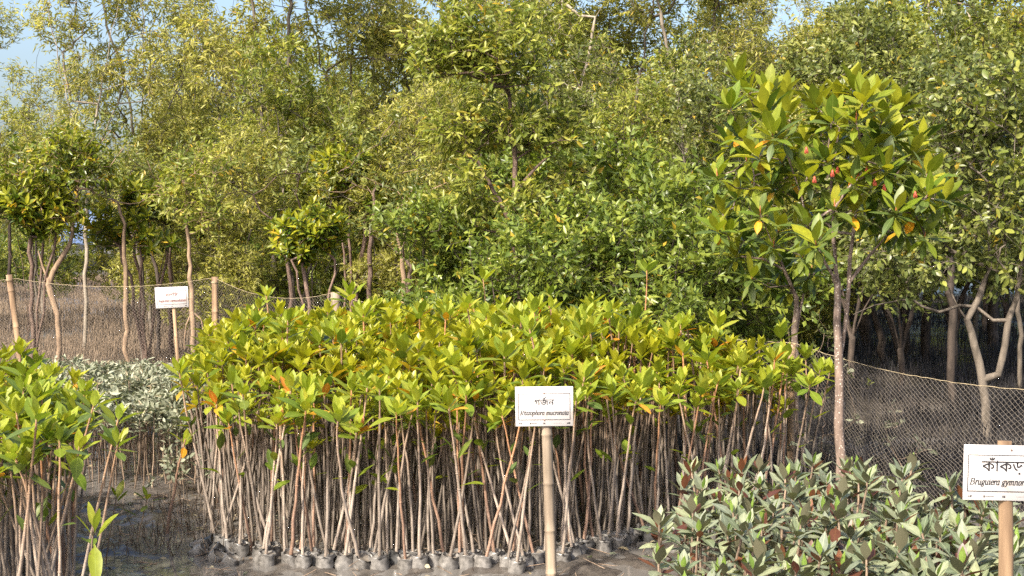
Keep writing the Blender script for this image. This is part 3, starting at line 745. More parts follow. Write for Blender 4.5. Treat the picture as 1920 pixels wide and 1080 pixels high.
def big_leaved_tree(name, label, d, ros, trunk, forks, radii, nmax, seed, scale=1.0, depth=0.45, group=None, orange_at=()):
    r = random.Random(seed); rng = np.random.default_rng(seed)
    base = at(*trunk[0], d); base.z = 0
    root = empty(name, base); tag(root, label, 'tree', group)
    W2L = lambda px, py, dd: np.array(at(px, py, dd)) - np.array(base)
    sk = Skel(rng)
    tp = [np.array((0, 0, -0.03))] + [W2L(x, y, d) for x, y in trunk[1:]]
    sk.path(tp, radii=radii[0], step=0.1, jit=0.005)
    for fk, rd in zip(forks, radii[1:]): sk.path([W2L(x, y, d + dy) for x, y, dy in fk], radii=rd, step=0.1, jit=0.006)
    C = []
    for (px, py) in ros:
        C.append(W2L(px, py, d + r.uniform(-depth, depth)))
    C = np.array(C)
    sk.grow(C, base_skip=int(len(tp) * 3), step=0.14, jit=0.012, up=1.2)
    link('trunk', sk.mesh('trunk', 'bark_speck', rtip=0.006, expo=0.42, rmax=0.03, nside=8), root)
    cz = C[:, 2].max(); lo = C[:, 2].min(); n = 0
    order = sorted(range(len(C)), key=lambda i: C[i][1])
    cx = C.mean(0); allv = []
    for i in order:
        c = C[i]; hgt = (c[2] - lo) / (cz - lo)
        ax = Vector((0.45 * (c[0] - cx[0]), 0.5 * (c[1] - cx[1]) - 0.1, 0.9)).normalized()
        u = ax.cross(Vector((.3, 1, .1))).normalized(); v = ax.cross(u)
        nl = r.randint(14, 18); ph = r.random() * 6.28
        for k in range(nl):
            f = k / (nl - 1); el = 0.2 + (1.4 + 1.0 * (1 - hgt)) * f ** .9 + r.gauss(0, .1)
            az = ph + k * 2.399
            rad = u * math.cos(az) + v * math.sin(az)
            dr = ax * math.cos(el) + rad * math.sin(el) + Vector((0, 0, -.1 * f - .35 * f * (1 - hgt)))
            up = ax * math.sin(el) - rad * math.cos(el) + Vector((r.gauss(0, .12), r.gauss(0, .12), r.gauss(0, .12)))
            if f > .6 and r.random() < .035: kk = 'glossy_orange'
            elif r.random() < (.9 if f < .4 else .35) * (.35 + .65 * hgt): kk = 'glossy_up'  # crown's sunlit top and shaded underside put into leaf colour by height
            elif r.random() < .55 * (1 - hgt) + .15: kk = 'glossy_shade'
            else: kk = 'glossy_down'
            s = scale * (0.72 + .38 * math.sin(math.pi * min(1, f + .3))) * r.uniform(.85, 1.12)
            allv.append((kk, frame(Vector(c) + rad * .01 - ax * .05 * f, dr, up, s), c[1]))
        bud = link('leaf_bud', bud_mesh, root, frame(c, ax, u, scale * .7))
    allv.sort(key=lambda q: q[2])
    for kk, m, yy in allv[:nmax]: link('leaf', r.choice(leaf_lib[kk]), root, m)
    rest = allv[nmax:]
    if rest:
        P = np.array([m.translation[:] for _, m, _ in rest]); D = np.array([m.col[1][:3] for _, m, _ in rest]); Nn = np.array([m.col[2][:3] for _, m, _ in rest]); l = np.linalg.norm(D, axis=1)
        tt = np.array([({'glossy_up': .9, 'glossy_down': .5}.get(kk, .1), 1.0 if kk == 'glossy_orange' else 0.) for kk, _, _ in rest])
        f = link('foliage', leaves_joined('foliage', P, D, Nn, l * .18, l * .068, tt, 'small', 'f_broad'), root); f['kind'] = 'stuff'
    return root, C

def lathe(name, prof_, mats, n=8, smooth=True):
    V = []; Fc = []
    for (rr, z) in prof_:
        for j in range(n): V.append((rr * math.cos(j * 2 * math.pi / n), rr * math.sin(j * 2 * math.pi / n), z))
    for i in range(len(prof_) - 1):
        for j in range(n):
            j2 = (j + 1) % n; Fc.append((i * n + j, i * n + j2, (i + 1) * n + j2, (i + 1) * n + j))
    return mesh_np(name, V, Fc, mats, smooth=smooth)
bud_mesh = mesh_np('leaf_bud', *tube_arrays([(0, -.02, 0), (0, .02, 0), (0, .05, 0), (0, .085, 0)], [.006, .008, .006, .0008], 6, cap=True), [M['bud']])
fl_parts = [tube_arrays([(0, 0, 0), (0, 0, -.012), (0, 0, -.024), (0, 0, -.03)], [.003, .010, .011, .009], 8)]
for j in range(8):
    a = j * math.pi / 4; fl_parts.append(tube_arrays([(.009 * math.cos(a), .009 * math.sin(a), -.026), (.013 * math.cos(a), .013 * math.sin(a), -.04), (.012 * math.cos(a), .012 * math.sin(a), -.055)], [.0035, .003, .0006], 4))
flower_mesh = mesh_np('flower', *join_arrays(fl_parts), [M['flower']])

ros = [(1600, 165), (1570, 185), (1640, 190), (1685, 205), (1545, 235), (1475, 215), (1605, 225), (1675, 255), (1590, 290), (1712, 290), (1505, 275), (1448, 250),
       (1440, 210), (1465, 255), (1420, 290), (1530, 200), (1620, 190), (1655, 225), (1560, 225), (1725, 265), (1480, 330), (1600, 340), (1670, 340), (1715, 400), (1770, 375), (1735, 440), (1680, 395), (1630, 410), (1565, 390), (1515, 420), (1480, 300), (1450, 350),
       (1515, 330), (1575, 345), (1640, 350), (1700, 370), (1738, 325), (1752, 400), (1665, 430), (1500, 375), (1540, 410), (1600, 395), (1695, 425), (1620, 300), (1660, 315), (1740, 365), (1550, 300), (1465, 300), (1530, 455), (1570, 260), (1640, 265)]
big_root, bigC = big_leaved_tree('mangrove_tree', 'big leaved tree with speckled two stemmed trunk and red hanging flowers', 8.7, ros,
    [(1578, 960), (1577, 860), (1574, 760), (1572, 640), (1571, 530)],
    [[(1576, 700, 0), (1586, 610, .02), (1592, 530, .03), (1600, 440, .05), (1615, 320, .1)],
     [(1571, 535, 0), (1562, 440, 0), (1560, 330, .05), (1575, 240, .05)],
     [(1592, 530, .03), (1630, 480, .1), (1665, 440, .15)],
     [(1571, 535, 0), (1545, 490, -.1), (1515, 430, -.15), (1490, 330, -.1)]],
    [[.034, .032, .029, .026, .022], [.014, .014, .014, .012, .008], [.013, .011, .009, .006], [.013, .010, .007], [.012, .010, .008, .006]], 298, 5, scale=.98)
for (px, py) in [(1561, 318), (1571, 312), (1608, 318), (1625, 312), (1716, 358), (1512, 275), (1527, 330), (1658, 345), (1640, 335)]:
    p = at(px, py, 8.7 - .32) - big_root.location
    link('flower', flower_mesh, big_root, Matrix.Translation(p) @ Matrix.Rotation(rnd.uniform(-.3, .3), 4, 'X') @ Matrix.Scale(.8, 4))

ros2 = [(1385, 148), (1405, 175), (1440, 170), (1470, 180), (1370, 200), (1420, 220), (1380, 370), (1400, 300), (1440, 320), (1355, 400), (1425, 400), (1460, 430), (1395, 450), (1430, 485), (1470, 500),
        (1505, 480), (1410, 520), (1345, 430), (1380, 480), (1440, 530), (1480, 540), (1535, 500), (1365, 440), (1410, 340), (1450, 460), (1345, 330), (1450, 365), (1365, 270), (1520, 510), (1390, 255)]
big_leaved_tree('mangrove_tree', 'darker large leaved tree tucked behind the left side of the red flowered tree', 10.3, ros2,
    [(1492, 890), (1492, 760), (1490, 640), (1494, 560)],
    [[(1490, 640, 0), (1505, 560, 0), (1520, 500, 0)], [(1494, 560, 0), (1460, 480, 0), (1420, 380, 0), (1405, 250, 0)]],
    [[.028, .026, .026, .02], [.014, .010, .008], [.016, .012, .008, .006]], 260, 9, scale=1.0)

def traced_tree(name, label, d, base, paths, ells, n_cl, bark, fol, L, W, seed, n_leaf=7, n_tw=3, tw=.22, nparts=0, libkey=None, spread=.5, yellow=.02, tmpl='small', group=None, base_skip=6, rtip=.004):
    rng = np.random.default_rng(seed)
    b = at(*base, d); b.z = 0
    root = empty(name, b); tag(root, label, 'tree', group)
    W2L = lambda px, py, dy=0: np.array(at(px, py, d + dy)) - np.array(b)
    sk = Skel(rng)
    for i, (pts, rd) in enumerate(paths):
        pp = [W2L(*p) for p in pts]
        if i == 0: pp[0][2] = -.03
        sk.path(pp, radii=rd, step=0.12, jit=0.008)
    e2 = []
    for (px, py, rx, ry, rd_, w, *dy) in ells:
        c = W2L(px, py, dy[0] if dy else 0); e2.append((c[0], c[1], c[2], rx / F * d, rd_, ry / F * d, w))
    C = crown_points(rng, e2, n_cl)
    sk.grow(C, base_skip=base_skip, step=.16, jit=.02)
    centre = np.average(np.array([e[:3] for e in e2]), axis=0)
    bb, tt, P, D, Nn, l, w, tint = twig_leaves(rng, C, centre, n_tw, tw, n_leaf, L, W, yellow=yellow, spread=spread)
    link('trunk', sk.mesh('trunk', bark, rtip=rtip, expo=.45, rmax=.06, nside=8, extra=edges_tube(bb, tt, .0028, .0015, 3)), root)
    if nparts:
        order = np.argsort(P[:, 1]); near = order[:nparts]; far = order[nparts:]
        for i in near:
            link('leaf', rnd.choice(leaf_lib[libkey]), root, frame(P[i], D[i], Nn[i], float(l[i] / L)))
    else: far = np.arange(len(P))
    c = link('foliage', leaves_joined('foliage', P[far], D[far], Nn[far], l[far], w[far], tint[far], tmpl, fol), root); c['kind'] = 'stuff'
    return root
# right: forked grey trunk
traced_tree('mangrove_tree', 'round leaved tree on a grey trunk forking low like a wishbone', 12.4, (1850, 826),
    [([(1850, 826), (1848, 760), (1842, 712)], [.048, .04, .038]),
     ([(1842, 712), (1828, 650), (1814, 600), (1835, 560), (1856, 500, .1), (1852, 400, .2)], [.04, .034, .03, .03, .022, .012]),
     ([(1842, 712), (1872, 702), (1884, 650), (1890, 600), (1905, 560), (1925, 460, .1)], [.035, .034, .03, .03, .024, .014]),
     ([(1890, 625), (1862, 600), (1830, 575), (1800, 573), (1762, 585), (1730, 575), (1712, 563), (1690, 562), (1640, 572), (1600, 590)], [.022, .018, .016, .015, .015, .013, .012, .010, .006, .004]),
     ([(1712, 563), (1700, 530), (1680, 515)], [.01, .008, .005]),
     ([(1814, 600), (1800, 580), (1790, 560)], [.012, .01, .008])],
    [(1850, 200, 90, 70, .5, 1.2), (1900, 300, 90, 90, .5, 1.2), (1800, 330, 60, 60, .4, 1), (1840, 420, 90, 70, .5, 1.1), (1770, 470, 60, 40, .4, .6), (1700, 490, 60, 35, .3, .5), (1900, 480, 60, 60, .4, .6), (1640, 480, 40, 25, .3, .3), (1790, 230, 50, 50, .4, .6), (1980, 330, 70, 120, .5, 1)],
    330, 'bark_grey', 'f_round', .082, .038, 21, nparts=300, libkey='round')
# centre: crooked bare trunk
traced_tree('mangrove_tree', 'tree with crooked reddish bare trunk splitting into pale limbs, leafy all round', 15.2, (985, 752),
    [([(985, 752), (978, 580), (966, 480), (950, 405)], [.034, .03, .027, .024]),
     ([(950, 405), (925, 360), (898, 305), (870, 290)], [.03, .024, .018, .012]),
     ([(950, 405), (968, 360, .1), (1000, 320, .1), (1020, 300, .1)], [.032, .024, .018, .012]),
     ([(960, 440), (962, 380, .1), (966, 300, .2), (955, 180, .2), (930, 90, .2)], [.03, .028, .028, .022, .015])],
    [(905, 70, 90, 60, .5, 1.3), (830, 110, 60, 40, .4, .8), (1000, 250, 90, 50, .5, 1, .3), (870, 250, 80, 40, .5, .8, .3), (940, 130, 90, 40, .5, 1), (1050, 370, 60, 50, .4, .7, .5), (890, 350, 40, 30, .3, .35, -.2), (990, 400, 40, 40, .3, .4, -.3), (850, 400, 60, 50, .4, .6, .5)],
    430, 'bark_red', 'f_olive', .11, .034, 22, n_leaf=7, tw=.22, yellow=.04)
# left: leaning tan trunk
traced_tree('mangrove_tree', 'tree with orange tan crooked leaning trunk just behind the left part of the net', 17.4, (112, 640),
    [([(112, 640), (108, 590), (92, 535), (100, 510)], [.032, .034, .042, .034]),
     ([(100, 510), (118, 480), (135, 440, .1), (142, 380, .2), (150, 320, .2)], [.036, .032, .024, .018, .012]),
     ([(92, 535), (80, 500), (72, 470)], [.02, .016, .01])],
    [(150, 330, 50, 40, .4, 1), (110, 390, 40, 30, .3, .5), (130, 290, 50, 30, .4, 1), (60, 330, 60, 40, .4, 1)],
    110, 'bark_tan', 'f_broad', .11, .034, 23, n_leaf=6, tw=.2, yellow=.05)
traced_tree('mangrove_tree', 'slim bare trunk with exposed prop roots right of the small far sign', 16.6, (365, 660),
    [([(365, 600), (360, 560), (357, 500), (352, 440), (348, 380)], [.035, .03, .026, .022, .016]),
     ([(362, 570), (350, 610), (346, 655)], [.012, .01, .007]), ([(363, 575), (378, 600), (384, 650)], [.012, .01, .007]), ([(364, 590), (366, 640), (368, 690)], [.014, .012, .01])],
    [(370, 330, 50, 40, .4, 1), (340, 370, 40, 30, .3, 1), (390, 400, 40, 30, .3, .6)], 70, 'bark_tan', 'f_olive', .09, .03, 24, yellow=.04)

# plain shaded trunks
def bare_trunk(label, px, py, d, pts, rad, bark, group):
    b = at(px, py, d); b.z = 0
    o = empty('mangrove_tree', b); tag(o, label, 'tree', group)
    pp = [np.array(at(x, y, d)) - np.array(b) for x, y in pts]; pp[0][2] = -.05
    sk = Skel(np.random.default_rng(px)); sk.path(pp, radii=rad, step=.12, jit=.012)
    tops = pp[-1] + np.random.default_rng(px).normal(0, .35, (14, 3)) * [1, 1, .6] + [0, 0, .5]
    sk.grow(tops, base_skip=len(sk.p) // 2, step=.15)
    link('trunk', sk.mesh('trunk', bark, rtip=.006, rmax=.08, nside=6), o)
    rng = np.random.default_rng(px)
    bb, tt, P, D, Nn, l, w, tint = twig_leaves(rng, tops, pp[-1], 4, .3, 9, .085, .03)
    c = link('crown', leaves_joined('crown', P, D, Nn, l, w, tint, 'tiny', 'f_round'), o); c['kind'] = 'stuff'
TR = 'trunks in the shade behind the net'
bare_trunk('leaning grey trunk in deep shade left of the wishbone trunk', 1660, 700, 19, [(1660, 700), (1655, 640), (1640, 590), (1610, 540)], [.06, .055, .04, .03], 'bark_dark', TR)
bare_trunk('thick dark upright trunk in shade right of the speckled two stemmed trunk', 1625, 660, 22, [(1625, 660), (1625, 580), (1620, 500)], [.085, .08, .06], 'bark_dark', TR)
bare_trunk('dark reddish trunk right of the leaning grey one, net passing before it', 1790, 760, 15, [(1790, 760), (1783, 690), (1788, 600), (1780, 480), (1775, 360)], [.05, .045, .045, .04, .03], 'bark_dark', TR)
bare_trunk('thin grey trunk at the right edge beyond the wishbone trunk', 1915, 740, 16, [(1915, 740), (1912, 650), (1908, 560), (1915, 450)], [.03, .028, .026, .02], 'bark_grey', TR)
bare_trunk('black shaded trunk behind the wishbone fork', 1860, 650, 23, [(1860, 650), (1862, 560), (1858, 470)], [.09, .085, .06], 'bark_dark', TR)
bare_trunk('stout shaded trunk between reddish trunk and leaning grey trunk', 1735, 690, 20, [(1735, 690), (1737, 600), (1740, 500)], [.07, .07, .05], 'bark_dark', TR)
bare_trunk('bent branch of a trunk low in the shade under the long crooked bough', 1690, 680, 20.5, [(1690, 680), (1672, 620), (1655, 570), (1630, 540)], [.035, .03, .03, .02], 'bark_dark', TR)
bare_trunk('pair partner trunk with pale bark left of centre beyond the net', 757, 660, 17.6, [(757, 640), (758, 560), (755, 500), (745, 440)], [.035, .034, .03, .02], 'bark_tan', TR)
bare_trunk('dark thin trunk left of the pale trunk beyond the net', 690, 640, 18.6, [(690, 620), (692, 540), (697, 450), (700, 360)], [.035, .034, .03, .02], 'bark_red', TR)
bare_trunk('short forked trunk rooted just behind the seedling tops left of centre', 778, 650, 16.4, [(778, 640), (770, 590), (765, 540), (772, 500)], [.05, .045, .03, .02], 'bark_red', TR)
bare_trunk('thick mossy trunk left of the small far sign', 236, 640, 17.8, [(236, 620), (237, 560), (236, 500), (232, 440), (222, 380)], [.034, .034, .03, .024, .018], 'bark_tan', TR)
bare_trunk('tilted trunk between the mossy trunk and the small far sign', 264, 560, 20, [(266, 570), (266, 500), (255, 460), (240, 420)], [.036, .032, .028, .02], 'bark_grey', TR)
bare_trunk('slim straight trunk left of the leaning tan trunk', 68, 620, 18, [(68, 620), (67, 540), (68, 480), (66, 420)], [.02, .018, .017, .014], 'bark_grey', TR)
bare_trunk('dark upright stem straight above the small far sign', 320, 560, 19.5, [(320, 580), (319, 500), (316, 430), (312, 370)], [.035, .033, .03, .02], 'bark_red', TR)
bare_trunk('very dark stem left of the one above the small far sign', 297, 560, 19.8, [(297, 570), (296, 520), (286, 460), (280, 400)], [.03, .028, .026, .02], 'bark_dark', TR)
bare_trunk('thin reddish stem under the bright low hanging clump', 545, 640, 17.2, [(545, 640), (545, 540), (535, 470), (525, 420)], [.03, .028, .025, .02], 'bark_red', TR)

# ------------------------------------------------------------------ breathing roots on the mud (uncountable)
def pegs(name, n, seed, region, dens, hr, rr, mat='stick'):
    r = np.random.default_rng(seed); P = []; tot = 0
    while tot < n:
        y = region[2] + (region[3] - region[2]) * r.random(n) ** dens
        x = (region[0] + (region[1] - region[0]) * r.random(n)) * y
        keep = (y > fence_y(x) + 0.12) & (vnoise(x * 1.5, y * 1.5, 9) + 0.3 > r.random(n) * .55)
        P.append(np.stack([x[keep], y[keep]], 1)); tot += keep.sum()
    P = np.concatenate(P)[:n]
    h = r.uniform(*hr, n) * (0.7 + 0.6 * r.random(n)); rad = r.uniform(*rr, n)
    A = np.stack([P[:, 0], P[:, 1], np.full(n, -.04)], 1); B = A + np.stack([r.normal(0, .18, n) * h, r.normal(0, .18, n) * h, h + .04], 1)
    me = mesh_np(name, *edges_tube(A, B, rad, rad * .35, 3), [M[mat]])
    o = link(name, me); tag(o, kind='stuff'); o['label'] = 'dense upright breathing roots poking from the mud'
    return o

# fence line (x, y, post height, top x lean)
posts = [(-7.8, 18.4, 1.25), None, None, None]
pA = at(30, 650, 16.6); pB = at(403, 650, 15.6); pC = at(627, 650, 14.0)
FL = [(-8.6, 17.6), (pA.x, 16.6), (pB.x, 15.6), (pC.x, 14.0), (-0.2, 12.75), (0.95, 11.55), (2.0, 9.95), (3.1, 6.9), (4.2, 4.0)]
TOPH = [1.25, 1.28, 1.32, 1.22, 1.1, 1.06, 1.03, 1.02, 1.0]
SAG = [.08, .10, .13, .09, .04, .03, .10, .05]
def fence_y(x): return np.interp(x, [p[0] for p in FL], [p[1] for p in FL])

fence = empty('net_fence', (FL[3][0], FL[3][1], 0)); tag(fence, 'sagging fibre net strung on bamboo posts round the seedling beds', 'fence')
FO = np.array(fence.location)
segs = []
for i in range(len(FL) - 1):
    a, b = np.array(FL[i]), np.array(FL[i + 1]); segs.append((a, b, np.linalg.norm(b - a), TOPH[i], TOPH[i + 1], SAG[i]))
cum = np.cumsum([0] + [s[2] for s in segs])
def fence_pt(s):
    """s arc length array -> xy, top height"""
    i = np.clip(np.searchsorted(cum, s, 'right') - 1, 0, len(segs) - 1)
    x = np.zeros((len(s), 2)); h = np.zeros(len(s))
    for k, (a, b, l, h0, h1, sg) in enumerate(segs):
        m = i == k; t = ((s[m] - cum[k]) / l)
        x[m] = a + (b - a) * t[:, None]; h[m] = h0 + (h1 - h0) * t - sg * 4 * t * (1 - t)
    return x, h
def build_net():
    step = 0.024; n = int(cum[-1] / step); nj = 60
    s = np.arange(n) * step
    xy, h = fence_pt(s)
    I, J = np.meshgrid(np.arange(n), np.arange(nj + 1), indexing='ij')
    r = np.random.default_rng(3)
    z = 0.0 + (h[:, None]) * J / nj
    wob = 0.05 * vnoise(I * .06, J * .12, 5) + 0.015 * vnoise(I * .5, J * .5, 6)
    dirs = np.gradient(xy, axis=0); dirs = dirs / np.linalg.norm(dirs, axis=1, keepdims=True)
    nx, ny = -dirs[:, 1], dirs[:, 0]
    w2 = (J * (nj - J) / (nj * nj / 4))
    Px = xy[:, 0][:, None] + nx[:, None] * wob * w2 + dirs[:, 0][:, None] * 0.05 * vnoise(I * .1, J * .2, 8) * w2
    Py = xy[:, 1][:, None] + ny[:, None] * wob * w2
    Pz = z + 0.03 * vnoise(I * .11, J * .15, 7) * w2
    P = np.stack([Px, Py, Pz], -1) - FO
    ev = (I + J) % 2 == 0
    A = []; B = []
    m = ev[:-1, :-1]; A.append(P[:-1, :-1][m]); B.append(P[1:, 1:][m])
    m = ev[:-1, 1:]; A.append(P[:-1, 1:][m]); B.append(P[1:, :-1][m])
    A = np.concatenate(A); B = np.concatenate(B)
    o = link('net', mesh_np('net', *edges_tube(A, B, .0011, .0011, 3), [M['net']]), fence); o['kind'] = 'stuff'
    s = np.arange(0, cum[-1], .06); xy, h = fence_pt(s)
    pts = np.column_stack([xy, h + .004]) - FO
    link('top_rope', mesh_np('top_rope', *tube_arrays(pts + np.random.default_rng(2).normal(0, .0015, pts.shape), .0021, 5), [M['rope']], smooth=True), fence)
build_net()

def bamboo(name, parent, base, top, r0, r1, mat, nodes, seed=0, bend=0.01, hollow=True):
    rr = np.random.default_rng(seed)
    base = np.array(base, float); top = np.array(top, float); ts = sorted(set(list(np.linspace(0, 1, 14)) + [q for n in nodes for q in (n - .006, n, n + .006)]))
    pts = []; rad = []
    b = rr.normal(0, bend, 3); b[2] = 0
    for t in ts:
        pts.append(base + (top - base) * t + b * math.sin(t * math.pi)); r = r0 + (r1 - r0) * t
        if any(abs(t - n) < .001 for n in nodes): r *= 1.13
        rad.append(r)
    pts.append(pts[-1] + (top - base) * 1e-4); rad.append(rad[-1] * .72)
    pts.append(pts[-1] - (top - base) * .03); rad.append(rad[-1])
    me = mesh_np(name, *tube_arrays(pts, rad, 12), [M[mat]], smooth=True)
    return link(name, me, parent)
def ring(parent, p, r):
    link('rope_tie', mesh_np('rope_tie', *join_arrays([tube_arrays([(p[0] + r * math.cos(a), p[1] + r * math.sin(a), p[2] + dz + .004 * math.sin(a * 2)) for a in np.linspace(0, 6.4, 14)], .004, 4) for dz in (0, .009)]), [M['rope']]), parent)
for (px1, py1, px2, d, nd, r0, r1, mat, sd) in [(35, 660, 17, 16.6, (.25, .55, .86, .95), .040, .036, 'bamboo', 1), (404, 650, 403, 15.6, (.2, .5, .72), .040, .037, 'bamboo', 2), (627, 650, 629, 14.0, (.3, .62, .93), .050, .047, 'bamboo_grey', 3)]:
    tp = at(px2, {17: 515, 403: 519, 629: 548}[px2], d); b = at(px1, 650, d); k = (tp.x - b.x) / (tp.z - b.z)
    bx = tp.x - k * tp.z
    bamboo('post', fence, np.array([bx, d, -.05]) - FO, np.array([tp.x, d, tp.z]) - FO, r0, r1, mat, nd, sd)
    ring(fence, np.array([tp.x, d, tp.z - .07]) - FO, r1 + .003)
for i in (0, 4, 5, 6, 7, 8):
    x, y = FL[i]
    bamboo('post', fence, np.array([x, y + .05, -.05]) - FO, np.array([x, y + .05, TOPH[i] + (.0 if i in (4, 5, 6) else .1)]) - FO, .03, .027, 'bamboo', (.3, .6, .9), i + 10)

pegs('breathing_roots', 60000, 31, (-.42, .02, 11.5, 62), 1.4, (.11, .22), (.007, .012))
pegs('breathing_roots', 34000, 32, (.0, .46, 9.0, 40), 1.3, (.09, .2), (.005, .009), 'stick_wet_shade')

